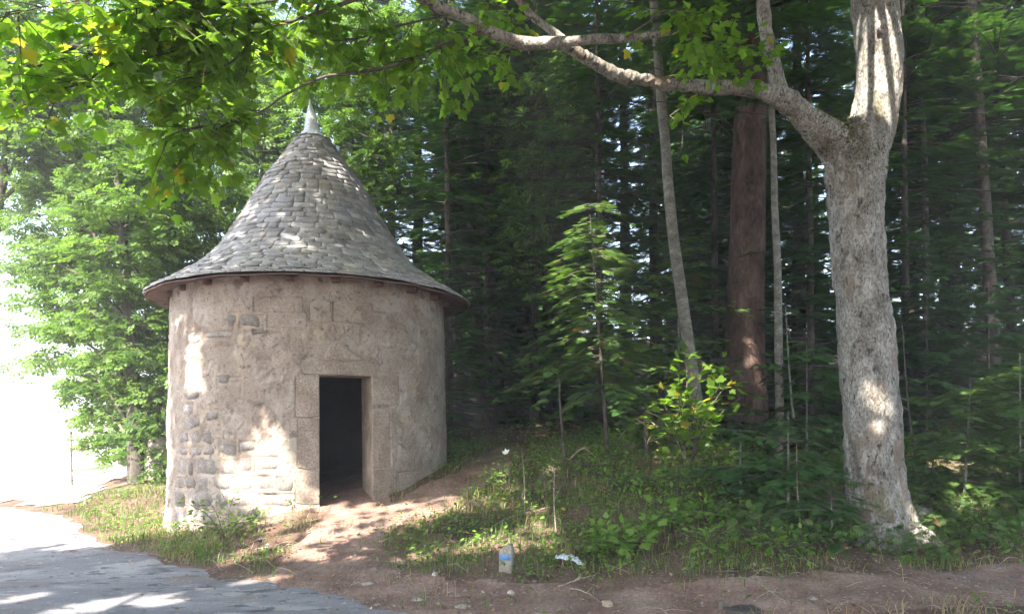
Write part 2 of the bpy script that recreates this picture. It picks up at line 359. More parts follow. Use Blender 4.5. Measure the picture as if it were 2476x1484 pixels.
def inside_hut(X, Y, r=1.9): return np.hypot(X - HC[0], Y - HC[1]) < r
tag(sheet('ground', axis(-600, -9, 10, 600, .07), axis(-300, 5.4, 15.5, 700, .07), M['soil']), kind='structure')
M['gravel'] = surf_mat('burnt_out_ground', [(0.3, (0.30, 0.28, 0.25)), (0.7, (0.5, 0.48, 0.44))], 3, .95, fine=60)  # made pale so the open ground at left burns out to white
GLARE_AREA = np.array([(-60, 33), (-30, 25.5), (-15, 18), (-9.5, 14.5), (-7.6, 13.2), (-8.2, 15), (-9, 18), (-11, 25), (-24, 60), (-50, 130), (-230, 690), (-590, 690), (-590, 60)], float)
tag(sheet('glare_ground', axis(-590, -24, -7, -6, .25), axis(12, 13, 32, 680, .25), M['gravel'], lambda X, Y: (poly_sd(X, Y, GLARE_AREA) + .8 * (fbm(xyz(X, Y) * .9, 3, 6) - .5)) < 0, lambda X, Y: .02 + 0 * X), kind='structure')  # pale sheet added to imitate the overexposed white at left
def road_off(X, Y): return 0.014 - 0.04 * smooth(-.12, .1, road_sd(X, Y))
tag(sheet('road', axis(-60, -9, 3, 60, .08), axis(-3, 4, 14, 35, .08), M['asphalt'], lambda X, Y: road_sd(X, Y) < .08, road_off), kind='structure')
def path_off(X, Y): return 0.008 - 0.03 * smooth(-.1, .1, path_sd(X, Y))
tag(sheet('dirt_path', np.arange(-4.5, 9.5, .07), np.arange(5.6, 17.5, .07), M['path'], lambda X, Y: (path_sd(X, Y) < .08), path_off), kind='structure')

# ------------------------------------------------------------------ gaps in the leaf canopy that let sun through, as (point, radius)
GAPS = []
def gap(px, py, Y, r): GAPS.append((P(px, py, Y), r))
for g in [(2120, 130, 9.2, .34), (2115, 205, 9.2, .36), (2150, 250, 9.2, .22), (1310, 108, 7.2, .16), (1385, 98, 7.4, .16), (1500, 95, 7.6, .12), (1540, 195, 8.2, .16),
          (665, 1095, 9.98, .26), (690, 1150, 9.95, .22), (620, 1165, 10.0, .2), (560, 1170, 10.1, .14), (510, 880, 10.5, .16), (512, 950, 10.5, .16), (445, 1180, 11.3, .25), (448, 1060, 11.3, .22), (440, 950, 11.4, .16),
          (815, 412, 11.5, .14), (745, 612, 10.6, .09), (600, 520, 11.3, .1), (1430, 600, 11.3, .55), (1400, 690, 11.3, .45), (1470, 770, 11.3, .4), (1420, 860, 11.3, .35),
          (2110, 960, 9.1, .13), (2130, 1010, 9.1, .14), (1825, 890, 13.5, .14), (1815, 830, 13.5, .06), (1680, 920, 10.4, .42), (1600, 980, 10.3, .35), (1750, 930, 10.5, .2), (2310, 960, 11, .45), (2420, 1000, 11, .35), (2240, 1300, 9.2, .22), (2340, 1250, 10, .3),
          (60, 1440, 7, .18), (200, 1462, 6.6, .2), (330, 1440, 6.9, .2), (420, 1450, 6.8, .12), (600, 1400, 7.5, .12), (700, 1395, 7.6, .09), (1230, 1185, 10.3, .14), (1340, 1120, 10.6, .12), (1500, 940, 11, .15),
          (1250, 1340, 8, .07), (1110, 1330, 8.3, .1), (300, 1250, 10.5, .5), (250, 1290, 10, .4), (420, 1240, 10, .25), (560, 1260, 9.5, .1)]: gap(*g)
_S = np.array(SUN)
def shaded(p, pad=0.05):
    """leaf positions that stay clear of the gaps"""
    k = np.ones(len(p), bool)
    for q, r in GAPS:
        w = p - q; t = w @ _S; d = np.linalg.norm(w - t[:, None] * _S, axis=1); k &= ~((d < r + pad) & (t > 1.2))
    return k

# ------------------------------------------------------------------ the round hut
hut = thing('stone_hut', 'round plastered stone hut with conical grey slate roof and dark doorway', 'hut', (HC[0], HC[1], 0.0))
RB, RT, ZT = 2.115, 2.03, 3.46
def wall_r(z): return RB + (RT - RB) * np.clip(z / ZT, -.2, 1) + 0.06 * smooth(.45, -.3, z)
def cyl(phi, z, r): return np.stack([HC[0] + r * np.sin(phi), HC[1] - r * np.cos(phi), np.zeros_like(phi) + z], -1)
def cyl_hit(px, py):
    d = np.array([(px - 1237.5) / FPX, 1.0, (HOR - py) / FPX]); r = 2.07
    a = d[0] ** 2 + d[1] ** 2; b = -(d[0] * HC[0] + d[1] * HC[1]); c = HC[0] ** 2 + HC[1] ** 2 - r * r
    disc = max(b * b - a * c, 0); t = (-b - math.sqrt(disc)) / a; p = d * t
    return math.atan2(p[0] - HC[0], -(p[1] - HC[1])), p[2] + EYE
def z2(px, py): return cyl_hit(px / 2.4235 + 322.3, py / 2.4235 + 677)      # reading positions off an enlargement of the wall
DL, DTOP = cyl_hit(772, 906); DR, _ = cyl_hit(900, 906); DBOT = 0.36
# rubble and dressed blocks: (x0, y0, x1, y1, kind) in enlargement pixels
BL = [(985, 480, 1440, 556, 'lintel'), (1392, 560, 1560, 735, 'jamb'), (1390, 742, 1500, 1102, 'jamb'), (1392, 1108, 1527, 1300, 'jamb'), (1532, 1118, 1680, 1262, 'jamb'),
      (950, 562, 1086, 800, 'jamb'), (960, 806, 1095, 1104, 'jamb'), (950, 1112, 1106, 1310, 'jamb'),
      (700, 100, 990, 186, 'block'), (1036, 120, 1160, 240, 'block'), (1170, 128, 1400, 250, 'block'), (1405, 95, 1550, 190, 'block'), (780, 192, 1014, 276, 'block'), (520, 190, 600, 250, 'rubble'), (610, 200, 740, 280, 'rubble'),
      (400, 300, 580, 344, 'rubble'), (300, 300, 390, 372, 'rubble'), (690, 290, 760, 320, 'rubble'), (1440, 400, 1580, 470, 'block'), (1445, 480, 1600, 540, 'block'),
      (330, 885, 392, 962, 'rubble'), (398, 888, 458, 958, 'rubble'), (272, 890, 322, 955, 'rubble'), (268, 972, 322, 1034, 'rubble'), (330, 970, 402, 1036, 'rubble'), (410, 966, 474, 1030, 'rubble'), (500, 950, 610, 1030, 'rubble'), (620, 940, 720, 1010, 'rubble'),
      (266, 1046, 312, 1136, 'rubble'), (320, 1050, 354, 1140, 'rubble'), (362, 1044, 494, 1142, 'rubble'), (510, 1050, 606, 1138, 'rubble'), (614, 1040, 704, 1130, 'rubble'), (712, 1030, 850, 1120, 'rubble'),
      (264, 1152, 302, 1226, 'rubble'), (310, 1150, 372, 1228, 'rubble'), (380, 1154, 444, 1226, 'rubble'), (480, 1148, 574, 1226, 'rubble'), (582, 1146, 706, 1224, 'rubble'), (714, 1140, 830, 1230, 'rubble'), (836, 1150, 940, 1236, 'rubble'),
      (250, 1236, 312, 1338, 'rubble'), (320, 1238, 474, 1336, 'rubble'), (486, 1238, 568, 1330, 'rubble'), (578, 1236, 724, 1326, 'rubble'), (734, 1244, 940, 1330, 'rubble'), (248, 1346, 344, 1420, 'rubble'), (352, 1344, 500, 1430, 'rubble'),
      (300, 640, 380, 700, 'rubble'), (280, 720, 350, 790, 'rubble'), (420, 760, 500, 830, 'rubble'), (290, 800, 390, 870, 'rubble'), (480, 560, 560, 610, 'rubble'), (620, 1330, 760, 1390, 'rubble')]
BLK = []
for x0, y0, x1, y1, kd in BL:
    c = [z2(x, y) for x, y in ((x0, y0), (x1, y0), (x1, y1), (x0, y1))]
    ph0 = (c[0][0] + c[3][0]) / 2; ph1 = (c[1][0] + c[2][0]) / 2; zt = (c[0][1] + c[1][1]) / 2; zb = (c[2][1] + c[3][1]) / 2
    if kd == 'jamb':
        if abs(ph0 - DR) < .12: ph0 = DR
        if abs(ph1 - DL) < .12: ph1 = DL
    BLK.append((ph0, ph1, zb, zt, kd))
PHG = np.unique(np.concatenate([np.linspace(R(-82), R(112), 500), [DL, DR], np.linspace(R(112), R(278), 60)]))
ZG = np.unique(np.concatenate([np.linspace(-.7, ZT, 236), [DTOP, DBOT]]))
PH, ZZ = np.meshgrid(PHG, ZG); S3 = np.stack([PH * 2.07, ZZ, np.zeros_like(PH)], -1)
disp = (fbm(S3 * 2.2, 4, 21) - .5) * .03 + (fbm(S3 * 8, 4, 22) - .5) * .014 + (fbm(S3 * 26, 3, 23) - .5) * .010 - .011 * smooth(.60, .68, fbm(S3 * 17, 3, 29))
low = smooth(.1, -.75, PH) * smooth(1.75, .4, ZZ) + .55 * smooth(-.35, -.95, PH)
flake = smooth(.50, .56, fbm(S3 * 1.5 + 4, 5, 24) + .16 * low)           # render fallen away
disp -= flake * (.006 + .014 * np.clip(low, 0, 1))
disp += smooth(.62, .68, fbm(S3 * 5 + 9, 4, 26)) * .012
for ph0, ph1, zb, zt, kd in BLK:                                          # bed the blocks in
    g = .003
    m = np.maximum(np.abs(PH - (ph0 + ph1) / 2) - (ph1 - ph0) / 2 - g / 2.07, np.abs(ZZ - (zb + zt) / 2) * 0.483 - (zt - zb) * .2415 - g * .483)
    disp = np.where(m < 0, np.minimum(disp, -.02), disp)
for pts in [[(1000, 150), (1012, 190), (1030, 238)], [(1165, 185), (1160, 215), (1180, 240)], [(1240, 255), (1245, 320)], [(1170, 255), (1195, 290)], [(950, 95), (985, 140)], [(800, 135), (805, 165)], [(770, 303), (865, 305)], [(640, 510), (690, 508)],
            [(545, 570), (625, 566)], [(1515, 505), (1580, 508)], [(1440, 392), (1530, 398)], [(1690, 450), (1725, 460)], [(1525, 1115), (1528, 1240)], [(430, 805), (480, 790)], [(400, 570), (440, 560)], [(1270, 240), (1310, 232)], [(650, 575), (672, 578)], [(630, 440), (645, 470)]]:
    q = [z2(*p) for p in pts]
    for (a0, b0), (a1, b1) in zip(q[:-1], q[1:]):
        ax, bx = a0 * 2.07, a1 * 2.07; ex, ey = bx - ax, b1 - b0; X = PH * 2.07 + .03 * (fbm(S3 * 12, 2, 31) - .5); Zw = ZZ + .03 * (fbm(S3 * 12, 2, 32) - .5)
        t = np.clip(((X - ax) * ex + (Zw - b0) * ey) / (ex * ex + ey * ey + 1e-9), 0, 1)
        d = np.hypot(X - ax - t * ex, Zw - b0 - t * ey); disp -= .022 * smooth(.011, .003, d)
RW = wall_r(ZZ) + disp
V = cyl(PH, ZZ, RW)
n, m = PH.shape
i = np.arange(n - 1)[:, None] * m; j = np.arange(m - 1)[None]
F = np.stack([i + j, i + j + 1, i + j + 1 + m, i + j + m], -1)
pc = (PHG[:-1] + PHG[1:]) / 2; zc = (ZG[:-1] + ZG[1:]) / 2
door = ((pc[None] > DL) & (pc[None] < DR)) & ((zc[:, None] > DBOT) & (zc[:, None] < DTOP))
mb = MB(); mb.add(V.reshape(-1, 3), F[~door].reshape(-1, 4))
# reveal of the doorway, cut straight through the wall
din = np.array([-math.sin(R(25)), math.cos(R(25)), 0]) * .55
a = int(np.searchsorted(PHG, DL)); b = int(np.searchsorted(PHG, DR)); zb_, zt_ = int(np.searchsorted(ZG, DBOT)), int(np.searchsorted(ZG, DTOP))
for strip in (V[zb_:zt_ + 1, a], V[zt_, a:b + 1], V[zb_:zt_ + 1, b], V[zb_, a:b + 1]):
    k = len(strip); jit = (fbm(strip * 9, 3, 40)[:, None] - .5) * .03
    mid = strip + din * .25 + jit; far = strip + din
    vv = np.vstack([strip, mid, far]); q = np.arange(k - 1)[:, None]
    mb.add(vv, np.concatenate([q + [0, 1, k + 1, k], q + [k, k + 1, 2 * k + 1, 2 * k]]))
wall = mb.build('wall', M['plaster'], hut, True)
# inner lining of the room, with the doorway left open
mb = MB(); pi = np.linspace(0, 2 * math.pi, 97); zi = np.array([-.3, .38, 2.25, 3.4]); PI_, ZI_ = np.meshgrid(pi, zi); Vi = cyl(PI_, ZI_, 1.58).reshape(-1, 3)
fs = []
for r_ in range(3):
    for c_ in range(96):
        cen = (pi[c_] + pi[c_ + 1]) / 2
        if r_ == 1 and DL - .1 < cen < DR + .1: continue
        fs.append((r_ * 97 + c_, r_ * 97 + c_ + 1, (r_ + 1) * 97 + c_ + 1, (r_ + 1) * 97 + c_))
mb.add(Vi, fs); mb.build('inner_wall', M['dark'], hut, True)  # the room's darkness is put into the lining colour
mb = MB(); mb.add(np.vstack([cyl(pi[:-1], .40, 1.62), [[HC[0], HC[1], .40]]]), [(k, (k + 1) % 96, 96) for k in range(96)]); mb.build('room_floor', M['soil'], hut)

def stone_patch(ph0, ph1, zb, zt, res, bulge, jitter, seed, proud, edge):
    lr = np.random.default_rng(seed)
    nu, nv = res; u = np.linspace(0, 1, nu); v = np.linspace(0, 1, nv); U, Vv = np.meshgrid(u, v)
    W = (ph1 - ph0) * 2.07; H = zt - zb
    ju = (fbm(np.stack([U * W * 6 + seed, Vv * H * 6, U * 0], -1), 2, seed) - .5) * jitter; jv = (fbm(np.stack([U * W * 6, Vv * H * 6 + seed, U * 0 + 5], -1), 2, seed) - .5) * jitter
    # cut the corners of rough stones
    cu, cv = np.abs(2 * U - 1), np.abs(2 * Vv - 1); cut = 1 - edge * (cu * cv) ** 3
    Ph = (ph0 + ph1) / 2 + ((U - .5) * (ph1 - ph0)) * cut + ju / 2.07; Z = (zb + zt) / 2 + (Vv - .5) * H * cut + jv
    b_ = np.minimum(np.minimum(U, 1 - U) * W, np.minimum(Vv, 1 - Vv) * H)
    h = proud + bulge * smooth(0, min(W, H) * .4, b_) + (fbm(np.stack([Ph * 2.07 * 14, Z * 14, Ph * 0], -1), 3, seed) - .5) * .02
    border = (U == 0) | (U == 1) | (Vv == 0) | (Vv == 1)
    h = np.where(border, -.03, h)
    Vt = cyl(Ph, Z, wall_r(Z) + h); q = np.arange(nv - 1)[:, None] * nu; k = np.arange(nu - 1)[None]
    return Vt.reshape(-1, 3), np.stack([q + k, q + k + 1, q + k + 1 + nu, q + k + nu], -1).reshape(-1, 4)
def grid_lines(nn, w):       # lines close to both borders so that edges are crisp
    return nn
for k, (ph0, ph1, zb, zt, kd) in enumerate(BLK):
    mb = MB()
    if kd in ('lintel', 'jamb', 'block'):
        Vt, Ft = stone_patch(ph0, ph1, zb, zt, (9, 7), .002, .03, 50 + k, .004, .04)
        # pull the second ring out to the rim: squared edges
        g = Vt.reshape(7, 9, 3).copy()
        g[:, 1] = g[:, 1] * .08 + g[:, 0] * .92; g[:, -2] = g[:, -2] * .08 + g[:, -1] * .92
        g[1] = g[1] * .08 + g[0] * .92; g[-2] = g[-2] * .08 + g[-1] * .92
        rad = np.hypot(g[..., 0] - HC[0], g[..., 1] - HC[1]); full = wall_r(g[..., 2]) + (-.004 if kd == 'block' else -.001) + (fbm(g * 9, 3, 60 + k) - .5) * .014
        inner = np.ones((7, 9), bool); inner[0] = inner[-1] = False; inner[:, 0] = inner[:, -1] = False
        s_ = np.where(inner, full / rad, 1.0); g[..., 0] = HC[0] + (g[..., 0] - HC[0]) * s_; g[..., 1] = HC[1] + (g[..., 1] - HC[1]) * s_
        mb.add(g.reshape(-1, 3), Ft, rng.random()); o = mb.build({'lintel': 'lintel', 'jamb': 'door_jamb_stone', 'block': 'stone_block'}[kd], M['ashlar'] if kd != 'block' else M['plaster'], hut, True); o.data.set_sharp_from_angle(angle=R(28))
        if kd == 'lintel': o['label'] = 'long squared stone lintel over the doorway'
    else:
        Vt, Ft = stone_patch(ph0, ph1, zb, zt, (7, 6), .014, .07, 50 + k, -.010, .2)
        mb.add(Vt, Ft, rng.random()); mb.build('stone', M['stone'], hut, True)
# rough relieving stone over the lintel
tri = [(1112, 474), (1118, 430), (1150, 385), (1192, 345), (1250, 385), (1330, 440), (1375, 472), (1240, 476)]
c = np.array([z2(x, y) for x, y in tri]); cc = np.array(z2(1215, 435)); ring = []
for sc, h in ((1, -.02), (.93, .004), (.5, .014)):
    q = cc + (c - cc) * sc; ring.append(cyl(q[:, 0], q[:, 1], wall_r(q[:, 1]) + h + rng.normal(0, .004, len(q))))
mb = MB(); vv = np.vstack(ring + [cyl(np.array([cc[0]]), cc[1], wall_r(cc[1]) + .014)]); k = len(c)
fs = [(r_ * k + q, r_ * k + (q + 1) % k, (r_ + 1) * k + (q + 1) % k, (r_ + 1) * k + q) for r_ in range(2) for q in range(k)] + [(2 * k + q, 2 * k + (q + 1) % k, 3 * k) for q in range(k)]
mb.add(vv, fs, .9); mb.build('relieving_stone', M['ashlar'], hut, False)['label'] = 'pale rough triangular stone above the lintel'
# threshold slab
q = np.array([cyl(np.array([p]), .43, r_)[0] for p, r_ in ((DL - .06, 2.28), (DR + .12, 2.32), (DR + .03, 1.7), (DL - .02, 1.7))])
mb = MB(); t_ = q + [0, 0, .02]; bt = q - [0, 0, .2]; mb.add(np.vstack([t_, bt]), [(0, 1, 2, 3), (0, 4, 5, 1), (1, 5, 6, 2), (2, 6, 7, 3), (3, 7, 4, 0)]); mb.build('threshold_slab', M['path'], hut)

# roof
PR = np.array([(2.40, 3.385), (2.2, 3.49), (1.94, 3.645), (1.61, 3.875), (1.375, 4.125), (1.215, 4.385), (1.04, 4.665), (.875, 4.965), (.68, 5.30), (.485, 5.55), (.34, 5.765), (.245, 5.93)])
pr = catmull(PR, 400); sl_ = np.concatenate([[0], np.cumsum(np.hypot(*np.diff(pr, axis=0).T))]); SL = sl_[-1]
def prof(s):
    s = np.clip(s, 0, SL); r_ = np.interp(s, sl_, pr[:, 0]); z = np.interp(s, sl_, pr[:, 1])
    e = .02; dr = np.interp(np.clip(s + e, 0, SL), sl_, pr[:, 0]) - np.interp(np.clip(s - e, 0, SL), sl_, pr[:, 0]); dz = np.interp(np.clip(s + e, 0, SL), sl_, pr[:, 1]) - np.interp(np.clip(s - e, 0, SL), sl_, pr[:, 1])
    l = np.hypot(dr, dz) + 1e-9; return r_, z, dz / l, -dr / l       # outward normal (nr, nz)
LEAN = np.array([-.01, 0.0])                                          # the old roof leans a touch
def roof_pt(phi, s, h):
    r_, z, nr, nz = prof(s); phi = np.asarray(phi); r_ = r_ + h * nr; z = z + h * nz
    z = z + .025 * np.sin(phi * 2 + 1) * (s < .5) * (1 - np.minimum(s, .5) / .5)
    return np.stack([HC[0] + .03 + r_ * np.sin(phi) + LEAN[0] * (z - 3.4), HC[1] - r_ * np.cos(phi), z + 0 * phi], -1)
mb = MB(); pa = np.linspace(0, 2 * math.pi, 73)[:-1]; sa = np.linspace(.01, SL, 30)
g = np.array([roof_pt(pa, np.full(72, s), -.03) for s in sa]); q = np.arange(29)[:, None] * 72; k = np.arange(72)[None]
mb.add(g.reshape(-1, 3), np.stack([q + k, q + (k + 1) % 72, q + (k + 1) % 72 + 72, q + k + 72], -1).reshape(-1, 4)); mb.build('roof_deck', M['dark'], hut, True)
slates = []; s = -.015; row = 0; camp = np.array([0, 0, EYE])
while s < SL - .03:
    r_ = float(prof(s)[0]); w0 = .27 - .07 * s / SL; cnt = max(7, int(2 * math.pi * r_ / w0)); ph = row * 2.4
    ws = rng.uniform(.62, 1.4, cnt); ws = ws / ws.sum() * 2 * math.pi
    e_ = .094 + .022 * rng.random() - .014 * s / SL
    if s < .25: e_ *= .62
    for w in ws:
        ph += w; mid = ph - w / 2; L_ = min(e_ * 2.3, SL - s); wav = .03 * (float(vnoise(np.array([mid * 2.2, row * .35, 0]), 71)) - .5) + rng.normal(0, .005)
        us = np.array([-1, -.62, 0, .62, 1]); rnd = rng.uniform(.1, .34); bt = np.array([rnd, rnd * .28, 0, rnd * .28 * rng.uniform(.4, 1.4), rnd * rng.uniform(.4, 1.3)]) * e_ + rng.normal(0, .003, 5)
        gapw = w * .5 - .004 / max(r_, .2); phs = mid + us * gapw; sb = s + wav + bt; st = np.full(5, s + L_)
        th = rng.uniform(.012, .02); lift = rng.uniform(.018, .036); tilt = rng.normal(0, .003) * us
        top = roof_pt(phs, sb, lift + th + tilt); toph = roof_pt(phs, st, .002); bot = roof_pt(phs, sb, lift + tilt - .006)
        vv = np.vstack([top, toph, bot]); fs = [(q, q + 1, q + 6, q + 5) for q in range(4)] + [(10 + q, 11 + q, q + 1, q) for q in range(4)] + [(0, 5, 10), (4, 14, 9)]
        cen = top[2]; nrm = np.array([math.sin(mid) * float(prof(s)[2]), -math.cos(mid) * float(prof(s)[2]), float(prof(s)[3])]); vw = camp - cen
        sc = float(nrm @ vw) / np.linalg.norm(vw) ** 3 * w * r_ * e_
        tone_ = np.clip(rng.normal(.45, .2), 0, 1) if rng.random() > .04 else 1.0
        slates.append((sc, vv, fs, tone_))
    s += e_; row += 1
slates.sort(key=lambda t: -t[0])
for sc, vv, fs, tn in slates[:300]:
    mb = MB(); mb.add(vv, fs, tn); mb.build('roof_slate', M['slate'], hut)
mb = MB()
for sc, vv, fs, tn in slates[300:]: mb.add(vv, fs, tn)
mb.build('roof_slates', M['slate'], hut)['kind'] = 'stuff'
# boarded eave underside, rafter feet, lead cap
mb = MB(); pa = np.linspace(0, 2 * math.pi, 145)[:-1]; rings = []
for r_, z in ((1.9, 3.46), (2.12, 3.42), (2.33, 3.375), (2.39, 3.366), (2.395, 3.38), (2.33, 3.40), (1.9, 3.52)):
    rings.append(np.stack([HC[0] + .03 + r_ * np.sin(pa), HC[1] - r_ * np.cos(pa), z + .025 * np.sin(pa * 2 + 1) + .006 * np.sin(pa * 17)], -1))
q = np.arange(6)[:, None] * 144; k = np.arange(144)[None]
mb.add(np.array(rings).reshape(-1, 3), np.stack([q + k, q + (k + 1) % 144, q + (k + 1) % 144 + 144, q + k + 144], -1).reshape(-1, 4)); mb.build('eave_board', M['soffit'], hut, True)
for k in range(22):
    ph = k * 2 * math.pi / 22 + .1; mb = MB(); v = []
    for r_, z0, z1 in ((1.85, 3.35, 3.47), (2.11, 3.35, 3.42)):
        for z in (z0, z1):
            for dw in (-.045, .045):
                v.append([HC[0] + .03 + r_ * math.sin(ph) + dw * math.cos(ph), HC[1] - r_ * math.cos(ph) + dw * math.sin(ph), z + .025 * math.sin(ph * 2 + 1)])
    mb.add(v, [(0, 1, 3, 2), (4, 6, 7, 5), (0, 4, 5, 1), (2, 3, 7, 6), (0, 2, 6, 4), (1, 5, 7, 3)]); mb.build('rafter_foot', M['soffit'], hut)
mb = MB(); pa = np.linspace(0, 2 * math.pi, 25)[:-1]; cap = [(.285, 5.87), (.245, 5.92), (.195, 5.975), (.17, 6.0), (.165, 6.03), (.125, 6.06), (.11, 6.1), (.098, 6.18), (.08, 6.27), (.055, 6.37), (.024, 6.48), (.006, 6.56)]
rings = []
for q, (r_, z) in enumerate(cap):
    wob = 1 + (.08 * np.sin(pa * 5 + 1) + .05 * np.sin(pa * 9)) * (1 if q < 3 else .25)
    lx = -.035 * max(0, z - 5.9) / .7 * 1.5
    rings.append(np.stack([HC[0] + .03 - .025 + lx + r_ * wob * np.sin(pa), HC[1] - r_ * wob * np.cos(pa), z + (.02 * np.sin(pa * 4) if q == 0 else 0 * pa)], -1))
q = np.arange(len(cap) - 1)[:, None] * 24; k = np.arange(24)[None]
mb.add(np.array(rings).reshape(-1, 3), np.stack([q + k, q + (k + 1) % 24, q + (k + 1) % 24 + 24, q + k + 24], -1).reshape(-1, 4))
mb.build('spire_cap', M['lead'], hut, True)['label'] = 'pale lead spire cap on the roof tip'

# ------------------------------------------------------------------ leaf shapes
def maple_template():
    half = [(0, 0), (.10, -.10), (.34, -.06), (.30, .06), (.56, .22), (.44, .30), (.50, .46), (.32, .44), (.24, .52), (.20, .78), (.09, .74), (0, 1.0)]
    v = [(0, 0, 0), (0, 1.0, -.06), (0, .45, .02)]; f = []
    for sgn in (1, -1):
        b = len(v); o = [(sgn * x * .95, y, -.12 * x - .05 * y * y) for x, y in half[1:-1]]; v += o
        loop = [0] + list(range(b, b + len(o))) + [1, 2]
        f.append(tuple(loop if sgn > 0 else loop[::-1]))
    return np.array(v), f
MAPLE = maple_template()
OVAL = (np.array([(0, 0, 0), (.22, .3, -.04), (.24, .6, -.05), (0, 1, -.08), (-.24, .6, -.05), (-.22, .3, -.04), (0, .45, .02)]), [(0, 1, 2, 3, 6), (0, 6, 3, 4, 5)])
SIMPLE = (np.array([(0, 0, 0), (.33, .4, -.05), (0, 1, -.06), (-.33, .4, -.05)]), [(0, 1, 2, 3)])
# a twig with five beech-like leaves in one plane
def beech_twig():
    v, f = [], []
    for (x, y, a, l) in [(0, .1, 55, .42), (0, .22, -52, .44), (0, .42, 48, .42), (0, .55, -46, .4), (0, .66, 4, .4), (0, .0, -60, .36)]:
        ca, sa_ = math.cos(R(a)), math.sin(R(a)); b = len(v); t = random.uniform(-.06, .06)
        for (lx, ly) in ((0, 0), (.3, .45), (0, 1), (-.3, .45)): v.append((x + (lx * ca + ly * sa_) * l, y + (-lx * sa_ + ly * ca) * l, t * ly - .05 * ly))
        f.append(tuple(range(b, b + 4)))
    return np.array(v), f
BEECH = beech_twig()
# a flat fir spray: a spine with side shoots
def fir_spray(n=5, w=.055):
    v, f = [], []
    def shoot(x0, y0, a, l, wd):
        ca, sa_ = math.cos(R(a)), math.sin(R(a)); b = len(v)
        for lx, ly in ((0, 0), (wd, .45 * l), (0, l), (-wd, .45 * l)): v.append((x0 + lx * ca + ly * sa_, y0 - lx * sa_ + ly * ca, -.12 * (abs(x0 + ly * sa_)) - .10 * (y0 + ly * ca) ** 2))
        f.append(tuple(range(b, b + 4)))
    shoot(0, 0, 0, 1, w)
    for k in range(n):
        y = .1 + .72 * k / n; l = .46 * (1 - .75 * k / n) + .06
        shoot(0, y, 48, l, w * .85); shoot(0, y + .05, -48, l, w * .85)
    return np.array(v), f
FIR = fir_spray(6, .048)
FIRLO = fir_spray(2, .13)
FERN = fir_spray(4, .06)

def leaf_orient(N, up=0.8, d=None, spread=1.0):
    """random growth directions lying mostly flat"""
    a = rng.uniform(0, 2 * math.pi, N)
    dd = np.stack([np.cos(a), np.sin(a), rng.normal(-.25, .3, N)], 1) if d is None else d + rng.normal(0, spread, (N, 3))
    nn = np.stack([rng.normal(0, .45, N), rng.normal(0, .45, N), np.full(N, up)], 1)
    return frames(dd, nn)

# ------------------------------------------------------------------ the big grey maple with its long limb
maple = thing('maple_tree', 'stout grey mossy maple forking into a long limb over the hut', 'tree', hit(2150, 1290))
YB = 9.35
def PW(px, py, Y, wpx): return (*P(px, py, Y), wpx / 2 / FPX * Y)
stem = [(2150, 1345, 9.3, 200), (2140, 1290, YB, 172), (2121, 1200, YB, 152), (2110, 1100, YB, 141), (2107, 1000, YB, 138), (2100, 900, YB, 137), (2093, 800, YB, 136), (2083, 700, YB, 134), (2075, 600, YB, 131), (2068, 500, YB, 136), (2066, 420, YB, 148),
        (2085, 350, YB, 138), (2110, 290, YB, 118), (2123, 230, YB, 118), (2125, 150, YB, 116), (2122, 80, YB, 113), (2114, 0, YB, 112), (2105, -150, 9.2, 105), (2090, -330, 9.0, 92), (2120, -560, 8.8, 74), (2100, -820, 8.4, 52), (2060, -1050, 8.0, 30)]
limb = [(2070, 450, YB, 105), (2035, 375, 9.3, 98), (1990, 322, 9.2, 84), (1945, 283, 9.05, 72), (1900, 245, 8.9, 66), (1850, 222, 8.75, 58), (1780, 212, 8.55, 50), (1700, 210, 8.35, 46), (1610, 203, 8.15, 42), (1520, 190, 7.95, 40), (1460, 165, 7.8, 38), (1410, 135, 7.65, 36)]
limb2 = [(1410, 135, 7.65, 36), (1350, 105, 7.5, 34), (1260, 104, 7.3, 36), (1180, 75, 7.1, 34), (1100, 35, 6.9, 32), (1030, 2, 6.75, 30), (960, -30, 6.6, 28), (860, -70, 6.4, 24), (720, -110, 6.2, 18), (560, -120, 6.0, 12)]
limb3 = [(1270, 106, 7.3, 30), (1340, 104, 7.2, 30), (1420, 98, 7.1, 28), (1510, 92, 7.0, 24), (1620, 80, 6.9, 16)]
limb4 = [(1890, 240, 8.85, 50), (1875, 180, 8.8, 42), (1855, 90, 8.7, 38), (1845, 0, 8.6, 36), (1840, -120, 8.4, 30), (1800, -300, 8.0, 22)]
limb5 = [(1410, 130, 7.65, 26), (1340, 80, 7.7, 24), (1290, 40, 7.8, 22), (1200, -60, 7.8, 18), (1100, -180, 7.6, 12)]
roots = [[(2150, 1280, 9.2, 90), (2220, 1300, 9.05, 60), (2290, 1335, 8.9, 30), (2350, 1365, 8.8, 12)], [(2120, 1270, 9.2, 80), (2080, 1320, 9.0, 50), (2050, 1350, 8.9, 20)], [(2140, 1280, 9.0, 80), (2150, 1335, 8.8, 50), (2155, 1370, 8.7, 18)], [(2180, 1260, 9.5, 80), (2250, 1250, 9.8, 40), (2300, 1250, 10, 16)]]
mb = MB()
stem = [(a_, b_, c_, d_ * .93) for a_, b_, c_, d_ in stem]; limb = [(a_, b_, c_, d_ * (.95 if k < 3 else .8)) for k, (a_, b_, c_, d_) in enumerate(limb)]
for path, n_, sd in [(stem, 90, 20), (limb, 60, 16)] + [(r_, 14, 10) for r_ in roots]:
    q = catmull(np.array([PW(*p) for p in path]), n_); mb.tube(q[:, :3], q[:, 3], sd)
raw = mb.mesh('raw', None); ro = bpy.data.objects.new('raw', raw); col.objects.link(ro)
md = ro.modifiers.new('r', 'REMESH'); md.mode = 'VOXEL'; md.voxel_size = .0165
